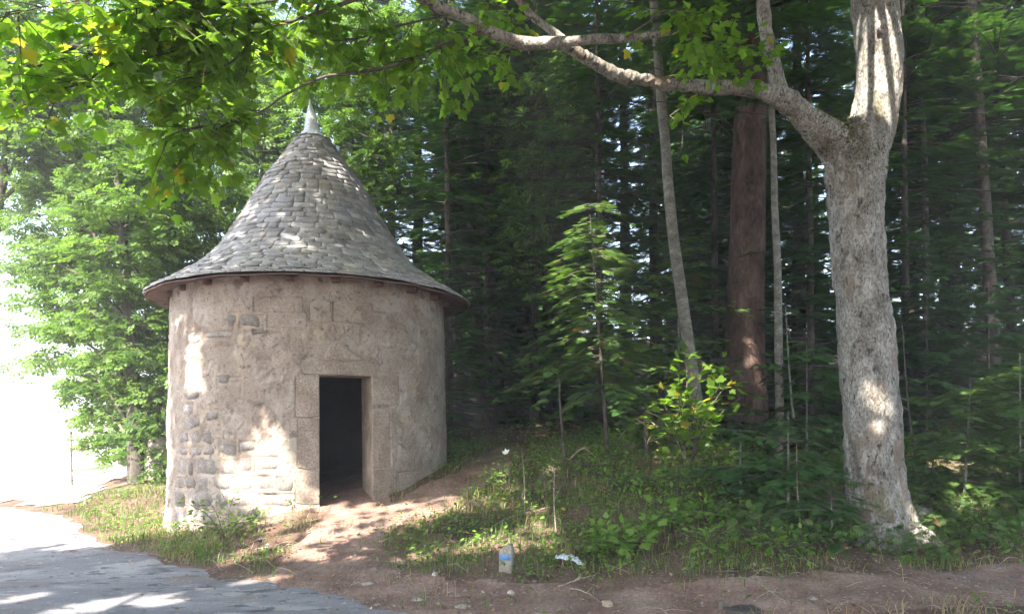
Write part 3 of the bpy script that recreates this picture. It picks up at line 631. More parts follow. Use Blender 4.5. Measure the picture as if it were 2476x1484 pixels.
ms = ro.modifiers.new('s', 'SMOOTH'); ms.factor = .5; ms.iterations = 6
dg = bpy.context.evaluated_depsgraph_get(); tm = bpy.data.meshes.new_from_object(ro.evaluated_get(dg))
bpy.data.objects.remove(ro)
nv = len(tm.vertices); co = np.empty(nv * 3, np.float32); tm.vertices.foreach_get('co', co); co = co.reshape(-1, 3).astype(float)
no = np.empty(nv * 3, np.float32); tm.vertices.foreach_get('normal', no); no = no.reshape(-1, 3)
st = co * [1, 1, .5]
dsp = (fbm(co * 3.0, 3, 80) - .5) * .07 + (fbm(st * 14, 3, 81) - .5) * .03 + (fbm(st * 34, 2, 82) - .5) * .02 - .012 * smooth(.58, .64, fbm(st * 9 + 3, 3, 83))
co += no * dsp[:, None]
tm.vertices.foreach_set('co', co.astype(np.float32).ravel()); tm.update(); tm.materials.clear(); tm.materials.append(M['maple_bark'])
tm.polygons.foreach_set('use_smooth', np.ones(len(tm.polygons), bool)); tm.name = 'trunk'
link('trunk', tm, maple)
for path, n_ in ((limb2, 46), (limb3, 22), (limb4, 24), (limb5, 18)):
    mb = MB(); q = catmull(np.array([PW(*p) for p in path]), n_); q[:, 3] *= .84; w = (fbm(q[:, :3] * 5, 2, 90)[:, None] - .5) * .05
    mb.tube(q[:, :3] + w, q[:, 3] * (1 + .3 * (fbm(q[:, :3] * 9, 2, 91) - .5)), 12); mb.build('limb', M['maple_bark'], maple, True)
# branches in view carrying leaves: px, py, Y
BR = [[(960, -30, 6.6), (900, -12, 6.4), (840, 6, 6.2), (740, 42, 6.05), (640, 66, 5.9), (545, 80, 5.8), (500, 105, 5.75), (440, 124, 5.7), (300, 130, 5.6), (180, 138, 5.5), (100, 155, 5.45)],
      [(545, 80, 5.8), (440, 70, 5.7), (330, 85, 5.6), (180, 118, 5.5)], [(1180, 75, 7.1), (1090, 105, 6.8), (1000, 140, 6.5), (930, 165, 6.3), (850, 178, 6.15), (780, 188, 6.05), (700, 225, 5.95), (640, 265, 5.9), (580, 292, 5.85), (490, 306, 5.8)],
      [(930, -35, 6.5), (800, -40, 6.2), (650, 5, 5.9), (560, 10, 5.7), (430, 8, 5.5), (330, 20, 5.3)], [(860, -70, 6.4), (700, -60, 6.0), (500, -40, 5.6), (330, -30, 5.3), (150, 10, 5.1), (20, 30, 5.0)],
      [(1100, 35, 6.9), (980, 60, 6.6), (880, 90, 6.5), (780, 105, 6.4)], [(640, 66, 5.9), (600, 110, 5.85), (560, 150, 5.8), (470, 190, 5.75), (380, 205, 5.7)], 
      [(600, 280, 5.9), (550, 300, 5.9), (490, 335, 5.9), (440, 385, 5.9), (420, 420, 5.9)], [(490, 306, 5.8), (430, 320, 5.8), (370, 350, 5.85)], [(560, 150, 5.8), (480, 230, 5.8), (400, 280, 5.8)], 
      [(1030, 2, 6.75), (1060, 60, 6.7), (1050, 120, 6.7), (1000, 170, 6.6)], [(1260, 104, 7.3), (1200, 130, 7.1), (1120, 140, 7.0), (1060, 170, 6.9)], [(1290, 40, 7.8), (1250, 60, 7.6), (1220, 20, 7.4), (1160, 10, 7.2)],
      [(1510, 92, 7.0), (1560, 60, 6.8), (1600, 30, 6.6), (1660, 20, 6.5)], [(1610, 203, 8.15), (1640, 160, 7.9), (1700, 110, 7.6), (1760, 90, 7.4)], [(1850, 222, 8.75), (1800, 150, 8.4), (1740, 120, 8.0), (1650, 90, 7.7)], [(1620, 80, 6.9), (1700, 50, 6.8), (1780, 40, 6.6)],
      [(300, 130, 5.6), (220, 190, 5.5), (150, 215, 5.4), (70, 225, 5.3)], [(780, -40, 6.2), (760, 40, 6.3), (700, 100, 6.3), (620, 140, 6.2)], [(1700, 210, 8.35), (1660, 250, 8.2), (1620, 280, 8.1)]]
fine = MB(); LP, LD, LN_, LS = [], [], [], []
def leafy(path, r0, dens=1.0, bare=(2, 2), twl=(.22, .6), lsz=(.07, .125)):
    q = catmull(np.array([P(*p) for p in path]), max(12, 6 * len(path))); q = q + (fbm(q * 3, 2, 77)[:, None] - .5) * .06
    fine.tube(q, np.linspace(r0, .004, len(q)), 6)
    ln = np.linalg.norm(np.diff(q, axis=0), axis=1).sum(); nt_ = int(ln / .075 * dens)
    for k in range(nt_):
        u = rng.uniform(.12, 1) if k else 1.0
        if bare[0] < u < bare[1]: continue
        x = u * (len(q) - 1); i_ = min(int(x), len(q) - 2); b = q[i_] + (q[i_ + 1] - q[i_]) * (x - i_); t = unit(q[i_ + 1] - q[i_])
        d = unit(t * rng.uniform(.2, .9) + np.array([rng.normal(0, .6), rng.normal(0, .75), rng.normal(-.12, .38)])); L_ = rng.uniform(*twl)
        tw = b + np.linspace(0, 1, 5)[:, None] * d * L_ + np.array([0, 0, -.16]) * (np.linspace(0, 1, 5)[:, None] ** 2) * L_
        fine.tube(tw, np.linspace(.005, .002, 5), 4, cap=False)
        for u2 in np.arange(.2, 1.01, .075 / L_):
            for sg in ((-1, 1) if u2 < .97 else (0,)):
                p = tw[0] + (tw[-1] - tw[0]) * u2; sd = np.cross(d, [0, 0, 1]); ld = unit(d * .7 + sd * sg * .9 + np.array([rng.normal(0, .25), rng.normal(0, .25), rng.normal(-.35, .25)]))
                LP.append(p + ld * .05 + rng.normal(0, .02, 3)); LD.append(ld); LN_.append([rng.normal(0, .35), rng.normal(0, .35), 1]); LS.append(rng.uniform(*lsz))
rng = np.random.default_rng(404)
for k, b in enumerate(BR): leafy(b, bare=(.4, .72) if k == 2 else (2, 2), r0= .02 if k < 3 else .011, twl=(.1, .26) if k == 2 else (.15, .36) if k in (7, 8) else (.22, .6), dens=.55 if k == 2 else  1.35 if b[0][0] < 1250 else .8)
LP, LD, LN_, LS = map(np.array, (LP, LD, LN_, LS)); kp = shaded(LP, .02)
LEAFMESH = {}
LP, LD, LN_, LS = LP[kp], LD[kp], LN_[kp], LS[kp]; fr_ = frames(LD, LN_)
inview = (np.abs(LP[:, 0] / LP[:, 1]) < .66) & ((LP[:, 2] - EYE) / LP[:, 1] < .54); size_ = np.where(inview, LS / LP[:, 1], 0); order = np.argsort(-size_); mb = MB()
mb.stamp(*MAPLE, LP[order[300:]], fr_[order[300:]], LS[order[300:]]); mb.build('bough_leaves', M['maple_leaf'], maple)['kind'] = 'stuff'; NEAR = order[:300]
fine.build('branches', M['twig_bark'], maple, True)['kind'] = 'stuff'

def leaf_parts(pos, fr, sz, mat, parent):
    if mat not in LEAFMESH:
        LEAFMESH[mat] = []
        for k in range(8): m_ = MB(); m_.add(*MAPLE, rng.random() if k else 1.0); LEAFMESH[mat].append(m_.mesh('leaf', M[mat]))
    pl = np.array(parent.location)
    for p, f, s_ in zip(pos, fr, sz):
        o = bpy.data.objects.new('leaf', LEAFMESH[mat][rng.integers(1, 8)]); col.objects.link(o); o.parent = parent
        o.matrix_local = Matrix.Translation(Vector(p - pl)) @ Matrix((f * s_).tolist()).to_4x4()
def canopy(N, centre, rad, floor, leaf=(.2, .33), seed=0, hollow=.35):
    """leaf positions through a lumpy crown above a sloping underside"""
    lr = np.random.default_rng(seed); p = lr.normal(0, 1, (N * 3, 3)); p = unit(p) * (lr.random((N * 3, 1)) ** .45)
    lump = fbm(unit(p) * 2.2 + seed, 3, seed); p = p * (0.72 + .5 * lump[:, None]); p = p * rad + centre
    c = fbm(p * .55, 3, seed + 3); p = p[(c > hollow) & (p[:, 2] > floor(p[:, 0], p[:, 1]))]
    p = p[shaded(p, .12)]; f = p - np.outer((p[:, 2] - 4.7) / _S[2], _S)          # lighter crown above the low boughs, which stand in the sun
    p = p[~((f[:, 0] > -5.4) & (f[:, 0] < .9) & (f[:, 1] > 4.0) & (f[:, 1] < 6.7) & (lr.random(len(p)) < np.where(f[:, 0] < -1.4, .97, .45)))][:N]
    return p, lr.uniform(*leaf, len(p))
leaf_parts(LP[NEAR], fr_[NEAR], LS[NEAR], 'maple_leaf', maple)
def under(x, y): return np.maximum(5.4, 3.6 + .56 * y) + .5 * np.sin(x * 1.3) * .6
cp, cs = canopy(52000, np.array([0.5, 5.5, 10.5]), np.array([9.5, 9.0, 6.0]), under, seed=3)
mb = MB(); mb.stamp(*SIMPLE, cp, leaf_orient(len(cp), 1.0), cs); mb.build('crown', M['maple_leaf'], maple)
mb = MB()
for k in range(26):
    b = P(*random.choice([(2105, -150, 9.2), (2090, -330, 9.0), (2120, -560, 8.8), (1840, -120, 8.4), (560, -120, 6.0), (860, -70, 6.4)])); e = cp[rng.integers(len(cp))]
    q = catmull([b, (b + e) / 2 + rng.normal(0, .4, 3) + [0, 0, .5], e], 14); mb.tube(q, np.linspace(.055, .008, 14), 6)
mb.build('upper_branches', M['twig_bark'], maple, True)['kind'] = 'stuff'
kc = P(2143, 62, YB - .262); th = np.linspace(0, 2 * math.pi, 25); mb = MB(); mb.tube(np.stack([kc[0] + .105 * np.cos(th) * (1 + .12 * np.sin(2 * th)), kc[1] + .05 * np.cos(th) + .02 + 0 * th, kc[2] + .075 * np.sin(th) + .03 * np.cos(th)], 1), .03 + .008 * np.sin(3 * th), 10, cap=False)
mb.tube(np.array([kc + [0, .14, 0], kc + [0, -.005, 0]]), [.09, .075], 10); mb.build('branch_scar', M['maple_bark'], maple, True)
# moss tufts in the crotch and at the foot
mp_, mn_ = [], []
pol = np.arange(nv); pxx = 1237.5 + FPX * co[pol, 0] / co[pol, 1]; pyy = HOR - FPX * (co[pol, 2] - EYE) / co[pol, 1]
wgt = np.exp(-(((pxx - 2050) / 60) ** 2 + ((pyy - 360) / 75) ** 2)) + .7 * np.exp(-(((pxx - 2200) / 90) ** 2 + ((pyy - 1320) / 30) ** 2)) + .5 * np.exp(-(((pxx - 2140) / 18) ** 2 + ((pyy - 915) / 18) ** 2)) + .35 * np.exp(-(((pxx - 1960) / 50) ** 2 + ((pyy - 285) / 25) ** 2))
sel = pol[rng.random(len(pol)) < wgt * .55 * smooth(.34, .46, fbm(co * 7, 3, 95))]
mb = MB(); mb.stamp(*SIMPLE, co[sel], frames(no[sel] + rng.normal(0, .5, (len(sel), 3)), rng.normal(0, 1, (len(sel), 3))), rng.uniform(.012, .035, len(sel))); mb.build('moss', M['moss'], maple)['kind'] = 'stuff'

# two more roadside maples behind the viewpoint, whose crowns meet over the road and shade it
def roadside(label, base, centre, rad, N, seed, floor):
    t = thing('maple_tree', label, 'tree', base); b = np.array(base, float); c = np.array(centre, float); mb = MB()
    q = catmull([b - [0, 0, .2], b + [.05, 0, 1.5], b + [-.1, .1, 4], b + (c - b) * .6, c + [0, 0, rad[2] * .7]], 30); mb.tube(q, np.linspace(.42, .05, 30), 14); mb.build('trunk', M['maple_bark'], t, True)
    p, s_ = canopy(N, c, np.array(rad), floor, seed=seed); mb = MB(); mb.stamp(*SIMPLE, p, leaf_orient(len(p), 1.0), s_); mb.build('crown', M['maple_leaf'], t)
    mb = MB()
    for k in range(16):
        e = p[rng.integers(len(p))]; s0 = q[rng.integers(12, 26)]; w = catmull([s0, (s0 + e) / 2 + [0, 0, .4], e], 10); mb.tube(w, np.linspace(.07, .01, 10), 6)
    mb.build('branches', M['twig_bark'], t, True)['kind'] = 'stuff'
roadside('roadside maple left of the viewpoint shading the road', (-6.5, -3.6, 0), (-5.6, -.6, 9.2), (6.0, 5.6, 4.6), 36000, 5, lambda x, y: 4.9 + .5 * np.maximum(y, 0) + 0 * x)
roadside('roadside maple right of the viewpoint shading the bank', (4.5, -4.5, 0), (3.4, -1.0, 9.4), (6.5, 5.6, 4.8), 30000, 8, lambda x, y: 5.2 + .56 * np.maximum(y, 0) + 0 * x)

# ------------------------------------------------------------------ conifers
def conifer_mesh(seed, H, z0, Lmax, step=.42, per=6, spray=FIR, ssize=.3, mat='fir_needle', bark='dark_bark', dens=1.2, droop=.35, power=.75):
    lr = np.random.default_rng(seed); pos, dr, nn, sz = [], [], [], []; wood = MB(); z = z0
    while z < H - .2:
        fr = (z - z0) / (H - z0); L0 = Lmax * (1 - fr) ** power * (.55 + .45 * smooth(0, .15, fr)) + (.12 if H > 5 else .24)
        for k in range(per):
            a = lr.uniform(0, 2 * math.pi); L_ = L0 * lr.uniform(.55, 1.15); zz = z + lr.uniform(-.2, .2)
            t = np.linspace(0, 1, 6)[:, None]; d = np.array([math.cos(a), math.sin(a), 0]); up = lr.uniform(.0, .3) * (1 if fr > .5 else .5)
            br = np.array([0, 0, zz]) + d * t * L_ + np.array([0, 0, 1]) * (up * t * L_ - droop * (t ** 2) * L_ + .12 * t ** 3 * L_)
            wood.tube(br, np.linspace(.02 if H > 5 else .007, .003, 6), 4, cap=False)
            sd = np.array([-d[1], d[0], 0]); nst = max(2, int(L_ / (ssize * .42) * dens))
            for u in np.linspace(.18, 1, nst):
                p = br[0] + (br[-1] - br[0]) * u; p[2] = np.interp(u, t[:, 0], br[:, 2])
                for sg in (-1, 1):
                    if lr.random() < .12: continue
                    pos.append(p + lr.normal(0, .03 * min(1, L_), 3)); dr.append(d * lr.uniform(.5, .9) + sd * sg * lr.uniform(.5, 1.0) + [0, 0, lr.uniform(-.45, .02)]); nn.append([lr.normal(0, .25), lr.normal(0, .25), 1]); sz.append(ssize * lr.uniform(.7, 1.25) * (.65 + .5 * (1 - u)) * min(1, .4 + L_))
            pos.append(br[-2]); dr.append(d + [0, 0, -.2]); nn.append([0, 0, 1]); sz.append(ssize * 1.0 * min(1, .4 + L_))
        z += step * lr.uniform(.7, 1.3)
    pos, dr, nn, sz = map(np.array, (pos, dr, nn, sz))
    mb = MB(); mb.stamp(*spray, pos, frames(dr, nn), sz, lr.random(len(pos)))
    return mb.mesh('crown', M[mat]), wood.mesh('branches', M[bark])
def trunk_mesh(pts, rads, mat, sides=12, n_=30, rough=.12):
    q = catmull(np.hstack([np.array(pts, float), np.array(rads, float)[:, None]]), n_); mb = MB()
    mb.tube(q[:, :3] + (fbm(q[:, :3] * 1.2, 2, 101)[:, None] - .5) * .05, q[:, 3] * (1 + rough * (fbm(q[:, :3] * 4, 2, 102) - .5)), sides); return mb.mesh('trunk', M[mat], True)
CR = [conifer_mesh(201, 17, 2.6, 2.6), conifer_mesh(202, 15, 1.6, 2.3), conifer_mesh(203, 19, 4.5, 2.8, per=7), conifer_mesh(204, 13, .35, 2.3)]
def conifer(label, pts, rads, mat, crown, scale, name='fir_tree', group=None, rot=None, lift=0.0):
    b = np.array(pts[0]); t = thing(name, label, 'tree', b, group)
    link('trunk', trunk_mesh(pts, rads, mat), t)
    if crown is not None:
        top = np.array(pts[-1]); base = np.array(pts[0])
        for nm, me in zip(('crown', 'branches'), CR[crown]):
            o = bpy.data.objects.new(nm, me); col.objects.link(o); o.parent = t; wide = 1.25 if b[1] < 20 else 1.1; o.scale = (scale * wide, scale * wide, scale)
            o.location = (0, 0, lift); o.rotation_euler = (0, 0, rot if rot is not None else rng.uniform(0, 6.28))
            if nm == 'branches': o['kind'] = 'stuff'
    return t
def trk(pts, Y, wpx, top=None):
    """trunk poly-line from photo points (bottom first) at distance Y, rooted on the ground and carried up out of the picture"""
    q = [P(x, y, Y) for x, y in pts]; g = q[0].copy(); g[2] = float(terr(g[0], g[1])[0]) - .1
    if q[0][2] - g[2] > .25: q = [g] + q
    else: q[0] = g
    r_ = wpx / 2 / FPX * Y; d = unit(q[-1] - q[-2]); d = d / max(d[2], .3); H = top or 14
    if q[-1][2] < H: q.append(q[-1] + d * (H - q[-1][2]))
    z0 = q[0][2]; return q, [r_ * (1.25 if k == 0 else 1.0) * (1 - .75 * (p[2] - z0) / (max(H, q[-1][2]) - z0)) + .0 for k, p in enumerate(q)]
def bg(label, pts, Y, w, mat, crown, sc, top=None, name='fir_tree', lift=0, group='trees of the wood behind the hut'):
    q, r_ = trk(pts, Y, w, top); return conifer(label, q, r_, mat, crown, sc, name, group, lift=lift)
bg('thick reddish brown spruce trunk left of the big maple', [(1795, 1040), (1800, 800), (1808, 500), (1815, 200)], 13.8, 104, 'spruce_bark', 2, 1.0, 18, 'spruce_tree', 3.0)
bg('slim pale grey trunk leaning left beside the brown spruce', [(1698, 1060), (1672, 900), (1645, 700), (1618, 480), (1600, 250)], 12.3, 35, 'pale_bark', 0, .8, 13, 'fir_tree', 3.5)
bg('very thin pale straight trunk between spruce and maple', [(1884, 1010), (1880, 700), (1872, 480), (1862, 200)], 11.9, 23, 'pale_bark', None, 1, 11, 'young_tree')
bg('right stem of the twin dark trunks behind the roof', [(1205, 1000), (1190, 720), (1165, 500), (1135, 320), (1112, 150)], 17, 36, 'dark_bark', 1, .9, 15, lift=4)
bg('left stem of the twin dark trunks behind the roof', [(1165, 1000), (1150, 720), (1130, 460), (1105, 280), (1092, 120)], 17.2, 30, 'dark_bark', 3, .8, 14, lift=4)
bg('slender trunk with pale patch under the horizontal limb', [(1240, 900), (1238, 400), (1232, 100)], 21, 26, 'pale_bark', 0, 1, 16, lift=2)
bg('dark trunk just right of the pale patched one', [(1268, 900), (1264, 400), (1260, 100)], 23, 30, 'dark_bark', 2, 1, 18, lift=1)
bg('dim double trunk right of the spire, farther back', [(948, 900), (946, 500), (940, 100)], 19, 26, 'dark_bark', 1, 1, 15, lift=2)
bg('dim trunk nearest to the right side of the spire', [(915, 900), (915, 500), (912, 100)], 20, 22, 'dark_bark', 0, .9, 15, lift=2)
bg('dark straight trunk against bright gap at far right', [(2410, 980), (2395, 740), (2378, 450), (2362, 200)], 15.5, 34, 'dark_bark', 2, .95, 17, lift=2.2)
bg('thinner dark trunk beside the far right one', [(2455, 980), (2440, 700), (2425, 480), (2412, 200)], 17.5, 26, 'dark_bark', 0, .9, 15, lift=3)
bg('dark trunk just right of the big maple', [(2315, 980), (2305, 600), (2292, 200)], 19, 34, 'dark_bark', 1, 1, 16, lift=2)
bg('grey trunk with broken top light right of the maple fork', [(2240, 980), (2235, 400), (2222, 150)], 16, 20, 'pale_bark', 3, .9, 13, lift=4)
bg('dark trunk below the middle of the long limb', [(1512, 980), (1510, 500), (1505, 200)], 21, 30, 'dark_bark', 0, 1, 17, lift=2)
bg('dark fir in the shadows left of the pale leaning trunk', [(1590, 980), (1580, 500), (1575, 200)], 18.5, 30, 'dark_bark', 3, 1.1, 16, lift=1)
bg('dark fir deep behind the brown spruce', [(1760, 980), (1758, 500), (1755, 200)], 22, 34, 'dark_bark', 3, 1.2, 17)
bg('dark fir deep behind the thin pale trunk', [(1930, 980), (1930, 500), (1928, 200)], 18, 34, 'dark_bark', 1, 1.05, 17)
bg('dark fir hidden behind the maple trunk', [(2080, 980), (2080, 500), (2080, 200)], 21, 34, 'dark_bark', 3, 1.2, 17)
bg('dark fir at the right edge of the picture', [(2560, 980), (2550, 500), (2545, 200)], 19, 36, 'dark_bark', 3, 1.2, 17)
bg('dark fir deep behind the right of the maple', [(2200, 980), (2195, 500), (2195, 200)], 27, 36, 'dark_bark', 3, 1.4, 18)
bg('dark fir rising behind the hut roof', [(830, 980), (830, 500), (830, 200)], 22, 36, 'dark_bark', 3, 1.2, 17)
bg('dark fir behind the right eave of the hut', [(1010, 980), (1010, 500), (1010, 200)], 20, 34, 'dark_bark', 3, 1.0, 15)
bg('dark fir behind the left slope of the roof', [(640, 980), (640, 500), (640, 200)], 24, 36, 'dark_bark', 3, 1.3, 17)
bg('fir at the dark opening right of the hut', [(1290, 980), (1290, 500), (1290, 200)], 16.5, 24, 'dark_bark', 0, .85, 14, lift=1.5)
bg('fir with drooping boughs left of the sunlit young fir', [(1350, 980), (1345, 500), (1340, 200)], 19.5, 30, 'dark_bark', 3, 1.0, 14, lift=1.0)

for lab, x, Y, cr_, sc in [('low boughed fir filling the dark left of the brown spruce', 1730, 15.4, 3, .8), ('low boughed fir in the dark between hut and twin trunks', 1085, 15.0, 3, .75), ('low boughed fir behind the tall young fir', 1450, 14.5, 3, .8), ('low boughed fir right behind the thin pale trunk', 1960, 14.2, 3, .8),
                           ('low boughed fir behind the right side of the maple', 2190, 15, 3, .85), ('low boughed fir right of the maple near the sunlit young fir', 2300, 17, 3, .8), ('low boughed fir at the right edge behind the young fir', 2500, 16, 3, .8), ('low boughed fir closing the dark opening behind the path', 1180, 16.5, 3, .7), ('low boughed fir closing the opening near the right eave', 1110, 18.5, 3, .85), ('low boughed fir closing the opening near the bare sapling', 1270, 18, 3, .85), ('low boughed fir closing the opening behind the young fir', 1370, 17, 3, .8), ('low boughed fir deep in the dark opening', 1200, 20, 3, 1.0), ('low boughed fir far behind the thin pale trunk', 1880, 26, 3, 1.2)]:
    bg(lab, [(x, 980), (x - 3, 500), (x - 5, 300)], Y, 22, 'dark_bark', cr_, sc, 11)
# the far wood, one mass
lo = conifer_mesh(230, 16, .5, 2.6, step=.8, per=6, spray=FIRLO, ssize=1.0, dens=.6)
def read_mesh(me):
    a_ = np.empty(len(me.vertices) * 3, np.float32); me.vertices.foreach_get('co', a_); b_ = np.empty(len(me.loops), np.int32); me.loops.foreach_get('vertex_index', b_); return a_.reshape(-1, 3).astype(float), b_.astype(int), np.array([p.loop_total for p in me.polygons])
lv, lf, ln_ = read_mesh(lo[0]); mb = MB(); trunks = MB()
for k in range(66):
    Y = rng.uniform(28, 50); X = rng.uniform(-5, 38) if k % 4 else rng.uniform(-7, 8)
    if X < -.28 * Y: X += 8
    if k >= 50: X, Y = rng.uniform(14, 24), rng.uniform(2, 28)  # unseen firs added beside the view to block light from the right
    pxk = 1237.5 + FPX * X / Y
    if k < 50 and any(a_ < pxk < b_ for a_, b_ in ((900, 1120), (1450, 1680), (2220, 2420))): X += 170 / FPX * Y
    if k < 50 and any(a_ + 40 < 1237.5 + FPX * X / Y < b_ - 40 for a_, b_ in ((900, 1120), (1450, 1680), (2220, 2420))): continue
    z = float(terr(X, Y)[0]); sc = rng.uniform(.8, 1.25); a_ = rng.uniform(0, 6.28); c_, s_ = math.cos(a_), math.sin(a_)
    v = lv @ np.array([[c_, s_, 0], [-s_, c_, 0], [0, 0, 1]]) * sc + [X, Y, z]
    mb.f.append(lf + mb.nv); mb.n.append(ln_); mb.t.append(np.full(len(ln_), rng.random()) * .6 + .2); mb.v.append(v); mb.nv += len(v)
    mb.tube([(X, Y, z - .2), (X, Y, z + 14 * sc)], [.2, .04], 6)
tag(mb.build('far_wood', M['fir_needle']), 'dense dark fir wood filling the distance, with unseen firs added at right', 'wood', kind='stuff')

# ------------------------------------------------------------------ broadleaved trees left of the hut
def broadleaf(label, base, trunk_top, tr, blobs, nper, size, mat='beech_leaf', tmpl=BEECH, group=None, name='beech_tree', flat=.7):
    b = hit(*base) if len(base) == 2 else np.array(base, float); t = thing(name, label, 'tree', b, group); top = np.array(trunk_top, float)
    q = catmull([b - [0, 0, .3], b + (top - b) * .4 + rng.normal(0, .12, 3), top], 24); mb = MB(); mb.tube(q, np.linspace(tr, tr * .25, 24), 12); mb.build('trunk', M['dark_bark'], t, True)
    wood = MB(); pos, dr, nn = [], [], []
    for (c, rx, rz) in blobs:
        c = np.array(c, float); s0 = q[int(np.clip((c[2] - .6 - b[2]) / (top[2] - b[2]), .15, .95) * 23)]
        w = catmull([s0, (s0 + c) / 2 + [0, 0, .25], c], 10); wood.tube(w, np.linspace(.05, .012, 10), 5)
        nl = int(nper * rx * rx); layers = max(3, int(rz / .22))
        for l in range(layers):                       # boughs lie in flat, slightly drooping storeys
            lz = (l / (layers - 1) - .5) * 2 * rz; lr_ = rx * math.sqrt(max(.12, 1 - (lz / rz) ** 2 * .8)); k = max(4, nl // layers); cx = rng.normal(0, rx * .25, 2)
            a_ = rng.uniform(0, 6.28, k); rr = lr_ * np.sqrt(rng.random(k)) * (.7 + .6 * vnoise(np.stack([np.cos(a_) * 2 + l, np.sin(a_) * 2, a_ * 0], 1), 7))
            p = c + np.stack([np.cos(a_) * rr + cx[0], np.sin(a_) * rr + cx[1], lz + rng.normal(0, .11, k) - .16 * rr ** 2 / max(rx, .3)], 1)
            pos.append(p); dr.append(np.stack([np.cos(a_) + rng.normal(0, .5, k), np.sin(a_) + rng.normal(0, .5, k), rng.normal(-.25, .15, k)], 1)); nn.append(np.stack([rng.normal(0, flat, k), rng.normal(0, flat, k), np.ones(k)], 1))
            for e in range(3): wood.tube(np.array([c + [0, 0, lz * .6], p[rng.integers(k)]]), [.012, .004], 3, cap=False)
    pos, dr, nn = np.vstack(pos), np.vstack(dr), np.vstack(nn); kp = shaded(pos, .05)
    pos, dr, nn = pos[kp], dr[kp], nn[kp]
    mb = MB(); mb.stamp(*tmpl, pos, frames(dr, nn), rng.uniform(*size, len(pos))); mb.build('crown', M[mat], t)
    wood.build('branches', M['twig_bark'], t, True)['kind'] = 'stuff'
    return t
def blob(px, py, Y, r_, rz=None): return (P(px, py, Y), r_, rz or r_ * .7)
LG = 'leafy trees along the lane left of the hut'
broadleaf('big leafy tree farthest back behind the lane trees', (300, 1120), P(280, 120, 22), .22,
          [blob(330, 950, 21, 1.4), blob(250, 830, 21.5, 1.5), blob(400, 820, 21, 1.4), blob(170, 700, 22, 1.4), blob(320, 700, 22, 1.6), blob(130, 560, 22.5, 1.5), blob(260, 560, 22, 1.7), blob(410, 560, 22, 1.6), blob(150, 420, 22.5, 1.6), blob(320, 420, 22, 1.8), blob(480, 420, 22, 1.7), blob(90, 300, 22, 1.5), blob(220, 270, 22, 1.8), blob(400, 270, 22, 1.8), blob(560, 280, 22.5, 1.7), blob(470, 680, 21.5, 1.4), blob(380, 1050, 20.5, 1.1), blob(60, 200, 22, 1.6), blob(300, 130, 22, 1.9), blob(480, 130, 22.5, 1.9)], 150, (.3, .46), group=LG)
broadleaf('leafy tree touching the left eave of the hut', (400, 1130), P(420, 250, 15.5), .17,
          [blob(400, 1030, 15, .75), blob(350, 930, 15, .9), blob(420, 850, 15.5, .8), blob(330, 780, 15, 1.0), blob(400, 680, 15.5, 1.0), blob(300, 600, 15, 1.0), blob(430, 560, 16, 1.0), blob(350, 480, 15.2, 1.1), blob(480, 430, 16, 1.2), blob(400, 330, 15.5, 1.2), blob(360, 1090, 14.6, .6), blob(260, 860, 15, .7), blob(420, 960, 15.2, .7), blob(240, 700, 15.2, .8), blob(460, 760, 16, .8), blob(250, 520, 15.5, .9), blob(300, 400, 15.5, 1.0)], 420, (.17, .29), group=LG)
broadleaf('pale sunlit tree overhanging the bright lane at far left', (330, 1165), P(260, 230, 17), .16,
          [blob(230, 1000, 16, .8), blob(290, 1050, 15.6, .6), blob(180, 880, 16.5, .9), blob(250, 760, 16.5, 1.0), blob(150, 720, 17, 1.0), blob(200, 600, 16.8, 1.1), blob(120, 520, 17, 1.0), blob(220, 450, 16.8, 1.2), blob(110, 380, 17, .9), blob(260, 330, 16.8, 1.2), blob(330, 880, 16.6, 1.0), blob(130, 800, 17, .8), blob(90, 620, 17.5, .8), blob(300, 680, 17, 1.0), blob(310, 500, 17, 1.1), blob(80, 450, 17.5, .7), blob(250, 930, 16.2, .7), blob(340, 1100, 15.8, .5)], 400, (.17, .3), group=LG)
broadleaf('tall leafy tree behind the left slope of the roof', (560, 1000), P(560, 80, 18.5), .2,
          [blob(520, 700, 18, 1.2), blob(560, 560, 18, 1.3), blob(620, 450, 18.5, 1.3), blob(500, 380, 18, 1.4), blob(640, 320, 18.5, 1.4), blob(560, 220, 18.5, 1.5), blob(450, 250, 18, 1.3), blob(470, 800, 17.5, 1.1), blob(430, 930, 17.5, 1.1), blob(400, 1060, 17, .9), blob(330, 1000, 17.5, 1.0), blob(280, 850, 18, 1.0), blob(350, 650, 18.5, 1.2), blob(240, 560, 18.5, 1.2), blob(380, 460, 18.5, 1.3), blob(700, 230, 19, 1.3), blob(760, 330, 19, 1.0)], 230, (.22, .36), group=LG)
broadleaf('leafy tree at the upper left corner behind the boughs', (-140, 1190), P(60, 40, 17), .2,
          [blob(40, 250, 17, 1.1), blob(100, 180, 17, 1.3), blob(180, 240, 17.5, 1.3), blob(20, 130, 16.5, 1.2), blob(150, 90, 17, 1.4), blob(260, 150, 17.5, 1.4), blob(340, 220, 18, 1.3), blob(320, 60, 18, 1.5), blob(-80, 60, 16, 1.5), blob(80, 320, 17.5, .9), blob(230, 330, 18, 1.3), blob(420, 130, 18.5, 1.5), blob(520, 60, 19, 1.6), blob(200, 0, 18, 1.6)], 230, (.22, .36), group=LG)
broadleaf('broadleaved tree just right of the spire', (860, 1000), P(870, 60, 16.5), .15,
          [blob(850, 300, 16, 1.0), blob(900, 380, 16, .9), blob(830, 200, 16.5, 1.1), blob(930, 260, 16.5, 1.0), blob(890, 130, 16.5, 1.2), blob(960, 420, 16.5, .8), blob(870, 460, 16.2, .7), blob(980, 160, 17, 1.2), blob(800, 120, 17, 1.2), blob(720, 160, 17.5, 1.2), blob(910, 480, 16.5, .7)], 240, (.17, .28), group='broadleaved trees in the wood')
